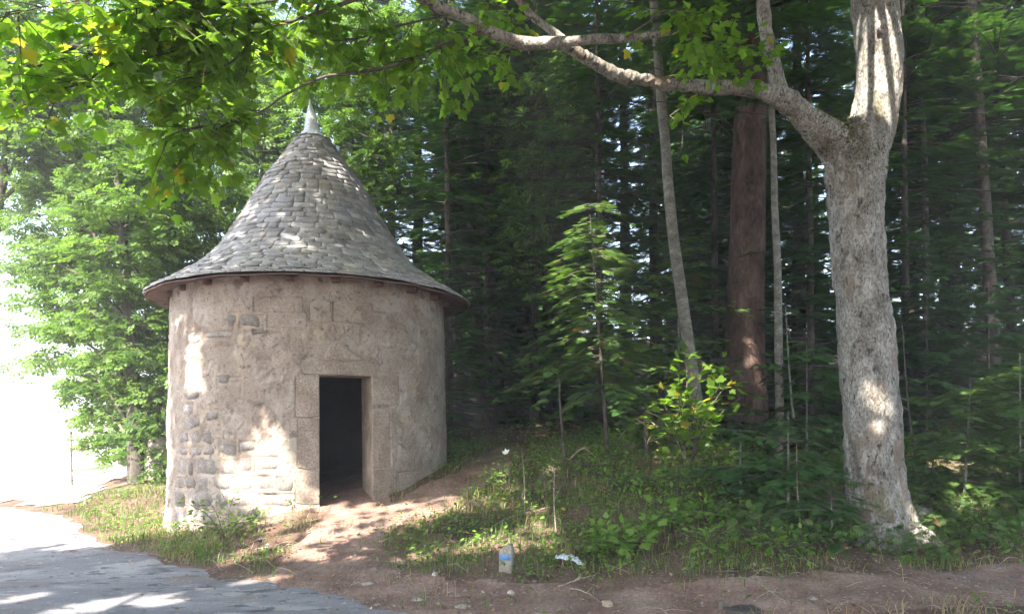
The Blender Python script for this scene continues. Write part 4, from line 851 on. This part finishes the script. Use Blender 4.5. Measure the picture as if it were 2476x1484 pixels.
broadleaf('broadleaved tree with green boughs right of the twin trunks', (1330, 1000), P(1330, 60, 15.5), .12,
          [blob(1290, 300, 15, .8), blob(1340, 220, 15.5, .9), blob(1280, 420, 15, .7), blob(1370, 330, 15.5, .8), blob(1250, 500, 15, .6), blob(1290, 560, 14.8, .5), blob(1400, 180, 15.5, .9), blob(1330, 420, 15.3, .6), blob(1240, 620, 14.8, .5), blob(1320, 640, 14.8, .5)], 240, (.17, .28), group='broadleaved trees in the wood')

# ------------------------------------------------------------------ young firs and saplings in front of the wood
def young_fir(label, base, H, L, seed, lean=(0, 0), z0=.15, mat='young_fir', ssize=.2, step=.2, per=5, stem='pale_bark', sr=.022, group='young firs along the bank', droop=.3, dens=1.5):
    b = hit(*base) if len(base) == 2 else np.array(base, float); t = thing('young_fir', label, 'young tree', b, group)
    cr, wd = conifer_mesh(seed, H, z0, L, step=step, per=per, ssize=ssize, mat=mat, bark='twig_bark', droop=droop, power=.9, dens=dens)
    for nm, me in (('crown', cr), ('branches', wd)):
        o = bpy.data.objects.new(nm, me); col.objects.link(o); o.parent = t; o.rotation_euler = (lean[1], lean[0], 0)
        if nm == 'branches': o['kind'] = 'stuff'
    top = b + np.array([math.sin(lean[0]) * H, -math.sin(lean[1]) * H, H * .93]); mb = MB(); mb.tube(catmull([b - [0, 0, .05], (b + top) / 2, top], 10), np.linspace(sr, .004, 10), 8); mb.build('stem', M[stem], t, True)
    return t
young_fir('tall young fir with sunlit top and bare lower stem', (1470, 1105), 3.7, 1.35, 301, (-.07, 0), z0=1.0, ssize=.27, sr=.032, step=.22, per=6, stem='dark_bark', droop=.55, dens=1.3)
young_fir('young fir standing behind the pale leaning trunk', tuple(np.append(P(1640, 0, 13.5)[:2], .95)), 4.2, 1.2, 302, z0=1.2, ssize=.26, sr=.04, step=.3)
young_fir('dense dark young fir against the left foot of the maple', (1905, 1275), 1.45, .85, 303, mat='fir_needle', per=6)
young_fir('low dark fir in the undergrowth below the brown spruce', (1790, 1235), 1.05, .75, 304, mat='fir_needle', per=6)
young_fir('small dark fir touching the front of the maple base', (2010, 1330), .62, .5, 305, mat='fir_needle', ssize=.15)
young_fir('sunlit young fir with pale twigs right of the maple', (2330, 1215), 1.75, 1.05, 306, (.05, 0), ssize=.24)
young_fir('young fir cut by the right edge of the picture', (2465, 1225), 2.1, 1.1, 307, ssize=.24)
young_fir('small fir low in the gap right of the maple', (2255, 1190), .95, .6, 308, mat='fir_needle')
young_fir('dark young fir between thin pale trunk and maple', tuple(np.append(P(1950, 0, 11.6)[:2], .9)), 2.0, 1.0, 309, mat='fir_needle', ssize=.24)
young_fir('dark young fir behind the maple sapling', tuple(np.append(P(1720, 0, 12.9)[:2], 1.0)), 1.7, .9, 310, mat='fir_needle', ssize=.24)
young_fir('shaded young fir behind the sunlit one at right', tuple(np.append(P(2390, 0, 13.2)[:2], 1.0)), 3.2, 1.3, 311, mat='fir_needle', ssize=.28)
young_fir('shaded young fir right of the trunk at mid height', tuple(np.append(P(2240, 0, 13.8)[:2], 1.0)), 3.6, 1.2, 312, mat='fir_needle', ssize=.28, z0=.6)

def bare_stem(label, pts, r0, mat='pale_bark', twigs=6, name='dead_sapling', cat='dead tree', tl=(.15, .4)):
    q = catmull(np.array(pts, float), 16); t = thing(name, label, cat, q[0]); mb = MB(); mb.tube(q, np.linspace(r0, r0 * .25, 16), 7); mb.build('stem', M[mat], t, True)
    for k in range(twigs):
        mb = MB(); s_ = q[rng.integers(4, 16)]; d = unit(rng.normal(0, 1, 3) * [1, .6, .5]); L_ = rng.uniform(*tl); w = catmull([s_, s_ + d * L_ * .5 + [0, 0, .03], s_ + d * L_ + [0, 0, rng.uniform(-.1, .08)]], 6); mb.tube(w, np.linspace(r0 * .3, .0015, 6), 4); mb.build('twig', M['dry_wood'], t, True)
    return t
def onto(px, py, py_top, px_top, d=0, mid=None):
    b = hit(px, py); b[2] -= .04; e = P(px_top, py_top, b[1] + d); return [b, (b + e) / 2 + [rng.normal(0, .02), 0, 0], e]
bare_stem('thin bare sapling left of the small leaning fir', onto(1366, 1110, 870, 1350), .03, 'dark_bark', 4)
bare_stem('short grey stump stem beside the small leaning fir', onto(1565, 1105, 985, 1560), .04, 'dark_bark', 14, tl=(.2, .5))
bare_stem('thin straight dead stem among ferns left of the maple', onto(1938, 1300, 1070, 1925, .2), .012, 'dry_wood', 5, tl=(.08, .2))
bare_stem('bare pole sapling close right of the thin pale trunk', [P(1918, 1010, 11.5), P(1908, 900, 11.5), P(1898, 740, 11.5)], .022, 'pale_bark', 5)
bare_stem('thin bare sapling just right of the maple trunk', [P(2215, 1130, 11), P(2195, 980, 11), P(2180, 780, 11)], .02, 'dark_bark', 3)
bare_stem('curved dry stalk rising from the flowery mound', onto(1268, 1240, 1090, 1262), .008, 'dry_wood', 4, tl=(.06, .15), name='dry_stalk', cat='stalk')
bare_stem('forked dry stalk in the middle of the bank', onto(1345, 1290, 1130, 1340), .009, 'dry_wood', 6, tl=(.1, .3), name='dry_stalk', cat='stalk')

def sapling(label, base, stems, leaf, n_, size, tmpl=MAPLE, mat='maple_leaf', name='maple_sapling', cat='sapling', spread=.28, group=None):
    """stems: photo points of each stem tip with a distance offset"""
    b = hit(*base); t = thing(name, label, cat, b, group); mb = MB(); pos, dr, nn = [], [], []
    for px, py, d in stems:
        e = P(px, py, b[1] + d); w = catmull([b + [0, 0, -.03], b + (e - b) * .5 + [0, 0, .12 * np.linalg.norm(e - b)], e], 12); mb.tube(w, np.linspace(.011, .003, 12) * (size[1] / .14), 5)
        L_ = np.linalg.norm(e - b); k = n_
        u = rng.uniform(.35, 1.02, k); c = np.stack([np.interp(u, np.linspace(0, 1, 12), w[:, q]) for q in range(3)], 1); dd = rng.normal(0, 1, (k, 3)) * [1, 1, .45] + unit(e - b) * .4; dd = unit(dd)
        off = rng.uniform(.03, spread, k)[:, None]; pos.append(c + dd * off); dr.append(dd + [0, 0, -.25]); nn.append(np.stack([rng.normal(0, .4, k), rng.normal(-.25, .4, k), np.ones(k)], 1))
        for q in range(0, k, 2): mb.tube(np.array([c[q], c[q] + dd[q] * off[q]]), [.003, .0015], 3, cap=False)
    mb.build('stems', M['twig_bark'], t, True); pos, dr, nn = map(np.vstack, (pos, dr, nn)); 
    if tmpl is MAPLE and size[1] > .12: leaf_parts(pos, frames(dr, nn), rng.uniform(*size, len(pos)), mat, t)
    else: m2 = MB(); m2.stamp(*tmpl, pos, frames(dr, nn), rng.uniform(*size, len(pos))); m2.build('leaves', M[mat], t)['kind'] = 'stuff'
    return t
sapling('bright green maple sapling in front of the brown spruce', (1660, 1130), [(1700, 880, 0), (1640, 900, -.2), (1760, 870, .1), (1600, 970, -.3), (1790, 960, .1), (1680, 980, -.4), (1610, 1040, -.5), (1740, 930, -.3), (1570, 1010, -.3), (1660, 860, .1), (1720, 1010, -.3), (1640, 960, -.5), (1780, 900, 0)], None, 20, (.09, .18))
HG = 'leafy plants on the bank'
sapling('bramble bush with bare canes at the hut left foot', (545, 1300), [(460, 1220, .1), (500, 1205, .2), (560, 1210, .2), (620, 1225, .1), (650, 1250, 0), (590, 1260, -.2), (480, 1270, -.1), (530, 1280, -.3), (610, 1290, -.2)], None, 22, (.05, .1), OVAL, 'herb', 'bramble_bush', 'bush', .16)
for lab, bx, by, w_, h_, sz in [('leafy bramble below the maple sapling', 1640, 1200, 70, 75, (.05, .1)), ('leafy bramble at the foot of the brown spruce', 1760, 1185, 80, 80, (.05, .1)), ('bramble clump in the middle of the mound', 1500, 1190, 60, 50, (.04, .08)), ('bramble clump at the top left of the mound', 1290, 1215, 50, 40, (.035, .07)),
                             ('low bramble right of the striped marker', 1420, 1345, 60, 40, (.035, .07)), ('leafy bush near the middle of the right bank', 1700, 1265, 80, 70, (.05, .1)), ('leafy bush between ferns and maple foot', 1880, 1345, 70, 60, (.05, .09)), ('low bramble at the lower left of the mound', 1130, 1290, 60, 35, (.03, .06)), ('leafy bush left of the thin dead stem', 1850, 1225, 80, 85, (.05, .1)), ('bramble clump under the tall young fir', 1440, 1150, 60, 50, (.04, .08)), ('green bush low at the right of the maple root', 2390, 1300, 70, 60, (.04, .08))]:
    sapling(lab, (bx, by), [(bx + w_ * rng.uniform(-1, 1), by - h_ * rng.uniform(.35, 1.0), rng.uniform(-.35, .3)) for _ in range(9)], None, 20, sz, OVAL, 'herb', 'bramble_bush', 'bush', .17, 'bushes on the bank')
sapling('dark low bush left of the doorway', (715, 1222), [(690, 1190, .1), (730, 1195, 0), (760, 1205, -.1), (700, 1210, -.2), (670, 1200, .1)], None, 24, (.035, .07), OVAL, 'herb', 'low_bush', 'bush', .14)
sapling('ash seedling with a white flower on the mound edge', (1215, 1195), [(1205, 1120, 0), (1235, 1100, .1), (1170, 1140, 0), (1190, 1150, -.1), (1225, 1140, -.1)], None, 16, (.045, .08), OVAL, 'herb', 'ash_seedling', 'plant', .13, HG)
sapling('ash seedling near the thin bare sapling', (1335, 1185), [(1290, 1100, 0), (1345, 1085, .1), (1320, 1115, -.1), (1360, 1075, .1), (1310, 1140, -.2)], None, 16, (.045, .085), OVAL, 'herb', 'ash_seedling', 'plant', .13, HG)
sapling('yellow green herb at the left of the bank', (1255, 1255), [(1240, 1215, 0), (1270, 1205, 0), (1290, 1220, -.1), (1255, 1225, -.2)], None, 14, (.04, .07), OVAL, 'herb', 'herb_plant', 'plant', .1, HG)
sapling('broad leaved green plant right of the foil wrapper', (1530, 1335), [(1470, 1290, 0), (1500, 1275, 0), (1545, 1265, 0), (1590, 1255, 0), (1440, 1310, -.1), (1560, 1300, -.3), (1510, 1310, -.3), (1470, 1325, -.3)], None, 16, (.07, .13), MAPLE, 'herb', 'broadleaf_plant', 'plant', .16, HG)
sapling('taller broad leaved plant further up the bank', (1620, 1290), [(1600, 1225, 0), (1650, 1215, 0), (1630, 1245, -.2), (1680, 1240, 0), (1590, 1260, -.2)], None, 18, (.06, .12), MAPLE, 'herb', 'broadleaf_plant', 'plant', .16, HG)
sapling('yellow leaved seedling in the middle of the bank', (1450, 1300), [(1440, 1270, 0), (1465, 1262, 0), (1455, 1280, -.1)], None, 9, (.06, .1), MAPLE, 'herb', 'seedling', 'plant', .1, HG)
sapling('upright leafy plant at the lower edge of the ferns', (1720, 1345), [(1690, 1290, 0), (1720, 1275, 0), (1745, 1290, 0), (1710, 1310, -.2), (1760, 1310, 0)], None, 14, (.06, .11), OVAL, 'herb', 'leafy_plant', 'plant', .13, HG)
sapling('green tuft in front of the striped marker', (1265, 1398), [(1250, 1378, 0), (1270, 1374, 0), (1285, 1382, 0), (1262, 1388, -.1)], None, 12, (.02, .045), OVAL, 'herb', 'herb_plant', 'plant', .07, HG)
sapling('green tuft at the edge of the worn path', (975, 1385), [(960, 1362, 0), (985, 1355, 0), (1000, 1366, 0)], None, 14, (.02, .04), OVAL, 'herb', 'herb_plant', 'plant', .08, HG)
sapling('leafy plant at the right edge of the picture', (2460, 1345), [(2440, 1300, 0), (2470, 1285, 0), (2450, 1320, -.1)], None, 14, (.05, .09), OVAL, 'herb', 'leafy_plant', 'plant', .12, HG)
sapling('fern clump with red dead frond left of the maple foot', (1985, 1345), [(1950, 1290, 0), (1975, 1275, 0), (2000, 1300, 0), (1930, 1310, -.1), (1960, 1320, -.2)], None, 16, (.07, .13), FIR, 'young_fir', 'fern', 'fern', .14, HG)
sapling('rusty red dead spray beside the maple foot', (2030, 1340), [(2022, 1305, 0), (2035, 1312, -.05)], None, 9, (.05, .09), MAPLE, 'red_leaf', 'dead_spray', 'plant', .06)
sapling('dark fern clump halfway up the right bank', (1830, 1320), [(1800, 1240, 0), (1840, 1225, 0), (1870, 1245, 0), (1780, 1270, -.1), (1850, 1280, -.2)], None, 18, (.1, .18), FIR, 'young_fir', 'fern', 'fern', .18, HG)
sapling('fern clump right behind the maple root', (2300, 1250), [(2270, 1215, 0), (2310, 1205, 0), (2345, 1215, 0), (2290, 1235, -.1)], None, 16, (.08, .14), FIR, 'young_fir', 'fern', 'fern', .15, HG)
sapling('leaf sprig sprouting from the maple fork gap', (1940, 1240), [(1948, 1200, .1)], None, 6, (.06, .09), MAPLE, 'herb', 'seedling', 'plant', .1, HG)

# ------------------------------------------------------------------ grass, ground cover, litter
def scatter(N, x0, x1, y0, y1, dens):
    p = np.stack([rng.uniform(x0, x1, N), rng.uniform(y0, y1, N)], 1); w = dens(p[:, 0], p[:, 1]); return p[rng.random(N) < w]
def clear(x, y): return (road_sd(x, y) > .02) * (np.hypot(x - HC[0], y - HC[1]) > 2.16)
def grassy(x, y):
    n_ = fbm(xyz(x, y) * 1.6, 4, 14) + .5 * (fbm(xyz(x, y) * 6, 3, 16) - .5); bank = smooth(.38, .82, n_ + .25 * smooth(.2, .6, terr(x, y)) * (x > -1) + .17 * ((x < -3) & (y > 8)) + .22 * ((x > -1.2) & (x < 3.2) & (y > 7.2)))
    return clear(x, y) * bank * (.12 * smooth(-.5, -.2, path_sd(x, y)) + .88 * smooth(-.22, .3, path_sd(x, y))) * (1 - .6 * smooth(11.5, 14, y) * (x > 0))
def blades(p, hgt, wid, mat, name, label, lean=.6):
    N = len(p); z = terr(p[:, 0], p[:, 1]); a_ = rng.uniform(0, 6.28, N); h = rng.uniform(*hgt, N) * (.6 + .8 * fbm(xyz(p[:, 0], p[:, 1]) * 2.5, 2, 15)); b = np.stack([p[:, 0], p[:, 1], z - .01], 1)
    ld = np.stack([np.cos(a_), np.sin(a_), np.zeros(N)], 1) * (rng.uniform(.1, lean, N) * h)[:, None]; sd = np.stack([-np.sin(a_), np.cos(a_), np.zeros(N)], 1) * rng.uniform(*wid, N)[:, None]; up = np.array([0, 0, 1]) * h[:, None]
    v = np.stack([b - sd, b + sd, b + sd * .8 + ld * .35 + up * .6, b - sd * .8 + ld * .35 + up * .6, b + ld * 1.2 + up * .95], 1).reshape(-1, 3); o = np.arange(N)[:, None] * 5
    mb = MB(); tn = rng.random(N); mb.add(v, o + np.array([0, 1, 2, 3]), tn); mb.f.append((o + np.array([3, 2, 4])).reshape(-1)); mb.n.append(np.full(N, 3)); mb.t.append(tn)
    return tag(mb.build(name, M[mat]), label, 'grass', kind='stuff')
blades(scatter(95000, -8, 8.5, 6.0, 14, grassy), (.03, .14), (.003, .006), 'grass', 'grass', 'short green grass on the bank and verge')
blades(scatter(30000, -5, 7, 6.2, 12, lambda x, y: clear(x, y) * smooth(.5, .7, fbm(xyz(x, y) * 1.9 + 3, 3, 18)) * (.1 + .9 * smooth(-.2, .1, path_sd(x, y))) * .8), (.05, .2), (.002, .004), 'dry_grass', 'dry_grass', 'dry straw coloured grass among the green', 1.3)
def cover(N, mat, name, label, dens, size, tmpl=OVAL, hgt=(.0, .12), box=(-7, 8.5, 6, 15), up=1.0, cat='ground cover'):
    p = scatter(N, *box, dens); k = len(p); z = terr(p[:, 0], p[:, 1]) + rng.uniform(*hgt, k); mb = MB()
    mb.stamp(*tmpl, np.stack([p[:, 0], p[:, 1], z], 1), leaf_orient(k, up), rng.uniform(*size, k)); return tag(mb.build(name, M[mat]), label, cat, kind='stuff')
cover(70000, 'herb', 'ground_cover', 'small leaved green plants covering the bank', lambda x, y: grassy(x, y) * smooth(.36, .54, fbm(xyz(x, y) * 2.1 + 7, 3, 44)), (.025, .075), hgt=(.01, .2))
cover(21000, 'young_fir', 'undergrowth', 'dark ferny undergrowth beneath the trees', lambda x, y: clear(x, y) * smooth(-.05, .3, path_sd(x, y)) * np.clip(smooth(2.2, 3.6, x) * smooth(7.9, 8.6, y) + smooth(1.0, 2.5, x) * smooth(10, 11, y), 0, 1) * smooth(.3, .55, fbm(xyz(x, y) * 1.2 + 2, 3, 45)), (.09, .2), FERN, (.03, .34), (-1, 10, 7.5, 16), .7)
cover(30000, 'dead_leaf', 'leaf_litter', 'fallen brown leaves scattered over the soil', lambda x, y: (np.hypot(x - HC[0], y - HC[1]) > 2.16) * (.25 + .75 * (road_sd(x, y) > 0)) * (.12 + .7 * smooth(.45, .7, fbm(xyz(x, y) * 1.4, 3, 46))), (.02, .06), SIMPLE, (.008, .03), (-7, 10, 5.9, 15), 2.2, 'leaf litter')
p = scatter(2600, -5, 8.5, 6.0, 12.5, lambda x, y: clear(x, y) * (.12 + .5 * smooth(.45, .6, fbm(xyz(x, y) * 1.3 + 5, 3, 48)) * (path_sd(x, y) > -.1))); mb = MB()
for x, y in p:
    b = np.array([x, y, float(terr(x, y)[0]) + rng.uniform(.0, .04)]); a_ = rng.uniform(0, 6.28); L_ = rng.uniform(.08, .34); d = np.array([math.cos(a_) * L_, math.sin(a_) * L_, rng.uniform(-.02, .09)]); mb.tube(np.array([b, b + d * .5 + [0, 0, rng.uniform(0, .05)], b + d]), [.0035, .003, .0015], 3, cap=False)
tag(mb.build('dry_twigs', M['dry_wood']), 'thin dry twigs strewn over bank and soil', 'twigs', kind='stuff')
# gravel and crumbs on the soil and road edge
PEB = (np.array([(1, 0, 0), (.3, .8, .1), (-.7, .6, 0), (-.9, -.4, .1), (.2, -.9, 0), (.1, .1, .55), (-.3, -.1, .5)]), [(0, 1, 5), (1, 2, 6, 5), (2, 3, 6), (3, 4, 5, 6), (4, 0, 5)])
p = scatter(22000, -6, 8, 5.9, 9.5, lambda x, y: .08 + .75 * np.exp(-(road_sd(x, y) / .4) ** 2) * smooth(.4, .65, fbm(xyz(x, y) * 2, 3, 47)) + .25 * (path_sd(x, y) < 0)); k = len(p)
mb = MB(); a_ = rng.uniform(0, 6.28, k); mb.stamp(*PEB, np.stack([p[:, 0], p[:, 1], terr(p[:, 0], p[:, 1]) + .012], 1), frames(np.stack([np.cos(a_), np.sin(a_), 0 * a_], 1), np.tile([0, 0, 1.0], (k, 1))), rng.exponential(.006, k) + .004)
tag(mb.build('gravel', M['pebble']), 'fine gravel and crumbs along the road edge', 'gravel', kind='stuff')

# ------------------------------------------------------------------ small things on the verge
def rock(label, px, py, w, h, name='stone', mat='pebble', cat='stone', group=None):
    w *= .75; h *= .75
    b = hit(px, py); mb = MB(); n1, n2 = 9, 6; v = []
    s_ = rng.integers(1000)
    for r_ in range(n2):
        el = -.5 + r_ / (n2 - 1) * 2.0
        for c_ in range(n1):
            az = c_ * 2 * math.pi / n1; d = np.array([math.cos(az) * math.cos(el), math.sin(az) * math.cos(el), math.sin(el)]); d = d * (.72 + .55 * float(vnoise(d * 1.7 + s_, 5))); v.append(b + d * [w / 2, w * .4, h])
    fs = [(r_ * n1 + c_, r_ * n1 + (c_ + 1) % n1, (r_ + 1) * n1 + (c_ + 1) % n1, (r_ + 1) * n1 + c_) for r_ in range(n2 - 1) for c_ in range(n1)] + [tuple(range((n2 - 1) * n1, n2 * n1))]
    mb.add(v, fs, rng.uniform(.5, 1)); return tag(mb.build(name, M[mat]), label, cat, group)
RG = 'loose stones on the verge'
rock('pale stone on the dirt below the striped marker', 1235, 1437, .11, .05, group=RG)
rock('flat stone at the road edge below the path', 1010, 1452, .16, .03, group=RG)
rock('pale stone at the foot of the worn bank scar', 1052, 1392, .09, .05, group=RG)
rock('small pale stone beside the path below the door', 860, 1345, .06, .03, group=RG)
rock('flat pale stone where the path meets the road', 890, 1412, .2, .025, group=RG)
rock('small white stone right of the maple foot', 2345, 1365, .06, .035, group=RG)
rock('flat stone at the bottom edge near the middle', 1120, 1468, .22, .025, group=RG)
# striped boundary marker
b = hit(1224, 1382); mk = thing('stone_marker', 'small pale marker stone with a blue painted stripe', 'marker', b)
w, d_, hh = .064, .045, .262; mb = MB(); out = [(-w, 0), (w * 1.05, 0), (w * 1.0, hh * .86), (w * .72, hh), (w * .25, hh * .985), (-w * .55, hh * .86), (-w * .95, hh * .74)]
rot = R(-20); rx = lambda x, y: (b[0] + x * math.cos(rot) - y * math.sin(rot), b[1] + x * math.sin(rot) + y * math.cos(rot))
v = []
for yy, s_ in ((-d_, .94), (-d_ * .85, 1), (d_ * .85, 1), (d_, .94)):
    for x, z in out: v.append((*rx(x * s_, yy), b[2] - .05 + (z * (s_ if z > .01 else 1)) * 1.18))
k = len(out); fs = [tuple(range(k)), tuple(range(3 * k, 4 * k))[::-1]] + [(r_ * k + q, (r_ + 1) * k + q, (r_ + 1) * k + (q + 1) % k, r_ * k + (q + 1) % k) for r_ in range(3) for q in range(k)]
mb.add(v, fs); mb.build('block', M['marker'], mk)
mb = MB(); v = [(*rx(x, yy), b[2] - .05 + z) for x, z in ((-w * .86, .158), (w * .9, .160), (w * .9, .213), (-w * .84, .211)) for yy in (-d_ - .0025, -d_ + .004)]
mb.add(v, [(0, 2, 4, 6), (1, 7, 5, 3), (0, 1, 3, 2), (2, 3, 5, 4), (4, 5, 7, 6), (6, 7, 1, 0)]); mb.build('painted_stripe', M['blue'], mk)['label'] = 'blue painted stripe'
# crumpled wrapper
b = hit(1378, 1372); mb = MB(); nu, nv_ = 12, 7; v = []
for q in range(nv_):
    for p_ in range(nu):
        u, t_ = p_ / (nu - 1) * 2 - 1, q / (nv_ - 1) * 2 - 1; h = .06 * (1 - u * u * .8) * (1 - t_ * t_ * .9) + rng.normal(0, .009)
        x, y = u * .15, t_ * .055 * (1 - .35 * u); v.append((b[0] + x * .93 + y * .2 + rng.normal(0, .005), b[1] + y * .9 + rng.normal(0, .005), b[2] + .015 + max(h, 0) - .28 * x + .05))
q = np.arange(nv_ - 1)[:, None] * nu; k = np.arange(nu - 1)[None]
mb.add(v, np.stack([q + k, q + k + 1, q + k + 1 + nu, q + k + nu], -1).reshape(-1, 4)); wr = tag(mb.build('foil_wrapper', M['foil']), 'crumpled silvery foil wrapper lying right of the marker', 'litter')
sm = wr.modifiers.new('t', 'SOLIDIFY'); sm.thickness = .002
# pale cut block and little dark post at the bottom edge
def brick_block(label, px, py, w, h, d, mat, name, cat, rz):
    b = hit(px, py); mb = MB(); v = []; c_, s_ = math.cos(rz), math.sin(rz)
    for z, k in ((-.02, 1.0), (h * .85, 1.0), (h, .88)):
        for x, y in ((-w, -d), (w, -d), (w, d), (-w, d)): x, y = x * k / 2, y * k / 2; v.append((b[0] + x * c_ - y * s_, b[1] + x * s_ + y * c_, b[2] + z + rng.normal(0, .002)))
    mb.add(v, [(0, 1, 5, 4), (1, 2, 6, 5), (2, 3, 7, 6), (3, 0, 4, 7), (4, 5, 9, 8), (5, 6, 10, 9), (6, 7, 11, 10), (7, 4, 8, 11), (8, 9, 10, 11)], .8); return tag(mb.build(name, M[mat]), label, cat)
brick_block('small pale cut wood block at the bottom edge', 1468, 1467, .075, .05, .06, 'dry_wood', 'wood_block', 'wood block', .3)
brick_block('small dark stub post at the bottom edge', 1742, 1473, .05, .07, .05, 'dark_bark', 'stub_post', 'post', .1)
brick_block('low grey square slab beside the dark stub post', 1790, 1474, .3, .018, .26, 'dark_bark', 'stone_slab', 'slab', .05)
# fallen twigs
def twig(label, pts, r0=.008):
    q = catmull(np.array([hit(x, y) + [0, 0, .02 + dz] for x, y, dz in pts]), 14); mb = MB(); mb.tube(q + rng.normal(0, .004, q.shape), np.linspace(r0, r0 * .4, 14), 6)
    s_ = q[6]; mb.tube(np.array([s_, s_ + [.06, .05, .04]]), [r0 * .6, .002], 5); return tag(mb.build('fallen_twig', M['dry_wood'], None, True), label, 'twig', 'fallen twigs on the bank')
twig('pale twig arching over the bank left of the marker', [(1100, 1260, 0), (1140, 1230, .08), (1180, 1250, 0)])
twig('long dry twig across the grass above the marker', [(1130, 1320, 0), (1220, 1270, .05), (1330, 1235, .03)])
twig('short pale stick lying right of the foil wrapper', [(1350, 1425, 0), (1395, 1412, .02), (1440, 1395, 0)])
twig('thin stick slanting down the dirt below the wrapper', [(1375, 1425, 0), (1420, 1440, 0), (1455, 1462, 0)], .006)
twig('dry stick leaning in the bramble at the hut foot', [(520, 1265, .1), (570, 1285, .12), (640, 1290, .1)])
twig('brown fallen branch at the top of the mound', [(1375, 1118, .02), (1410, 1105, .1), (1450, 1122, .02)], .012)
twig('long stick on the brown dirt in front of the maple', [(1840, 1420, 0), (1870, 1440, 0), (1900, 1462, 0)], .006)
# white flower on the mound
b = hit(1228, 1200); t = thing('white_flower', 'single white flower standing above the ash seedling', 'flower', b); e = P(1222, 1098, b[1] + .02); mb = MB(); mb.tube(catmull([b, (b + e) / 2 + [.03, 0, 0], e], 8), np.linspace(.005, .002, 8), 5); mb.build('stalk', M['twig_bark'], t, True)
k = 7; mb = MB(); mb.stamp(*OVAL, np.tile(e, (k, 1)), frames(np.stack([rng.normal(0, .3, k), rng.normal(0, .3, k), np.ones(k)], 1), rng.normal(0, 1, (k, 3))), rng.uniform(.05, .09, k)); mb.build('petals', M['flower'], t)
# sunlit remnant of a stone gatepost left of the hut
b = P(388, 1150, 15.0); b[2] = float(terr(b[0], b[1])[0]); gp = thing('stone_gatepost', 'sunlit rough stone gatepost left of the hut', 'gatepost', b); z = b[2] - .2
for k in range(4):
    mb = MB(); v = []; w_ = .21 - .012 * k; h_ = rng.uniform(.2, .27)
    for zz, s_ in ((0, .97), (.02, 1), (h_ - .02, 1), (h_, .95)):
        for x, y in ((-1, -1), (0, -1.06), (1, -1), (1.05, 0), (1, 1), (0, 1.03), (-1, 1), (-1.04, 0)): v.append((b[0] + x * w_ * s_ + rng.normal(0, .008), b[1] + y * w_ * s_ + rng.normal(0, .008), z + zz + rng.normal(0, .006)))
    mb.add(v, [(r_ * 8 + q, r_ * 8 + (q + 1) % 8, r_ * 8 + 8 + (q + 1) % 8, r_ * 8 + 8 + q) for r_ in range(3) for q in range(8)] + [tuple(range(24, 32))], .9); mb.build('stone', M['stone'], gp); z += h_
# thin roadside pole in the glare at far left
b = np.array([-9.6, 16.8, 0]); b[2] = float(terr(b[0], b[1])[0]); pl = thing('roadside_pole', 'thin roadside pole in the glare at far left', 'pole', b); mb = MB(); mb.tube(np.array([b - [0, 0, .1], b + [-.03, 0, 1.15]]), [.02, .016], 8); mb.build('rod', M['dark_bark'], pl, True)
mb = MB(); mb.tube(np.array([b + [-.03, 0, 1.14], b + [-.03, 0, 1.2]]), [.028, .02], 8); mb.build('cap', M['dark_bark'], pl, True)

# ------------------------------------------------------------------ thin volume imitating the lens glare
m, nt, N, L = new_mat('glare_air'); pv = N('ShaderNodeVolumePrincipled'); pv.inputs['Color'].default_value = (.93, .96, 1.0, 1); pv.inputs['Density'].default_value = GLARE_DENSITY; pv.inputs['Anisotropy'].default_value = 0.0
o = N('ShaderNodeOutputMaterial'); L(pv.outputs[0], o.inputs['Volume'])
mb = MB(); c8 = [(x, y, z) for z in (-3, 36) for x, y in ((-900, -500), (900, -500), (900, 1000), (-900, 1000))]
mb.add(c8, [(0, 3, 2, 1), (4, 5, 6, 7), (0, 1, 5, 4), (1, 2, 6, 5), (2, 3, 7, 6), (3, 0, 4, 7)]); tag(mb.build('glare_veil', m), 'thin pale volume added to imitate lens glare', 'glare_veil', kind='stuff')
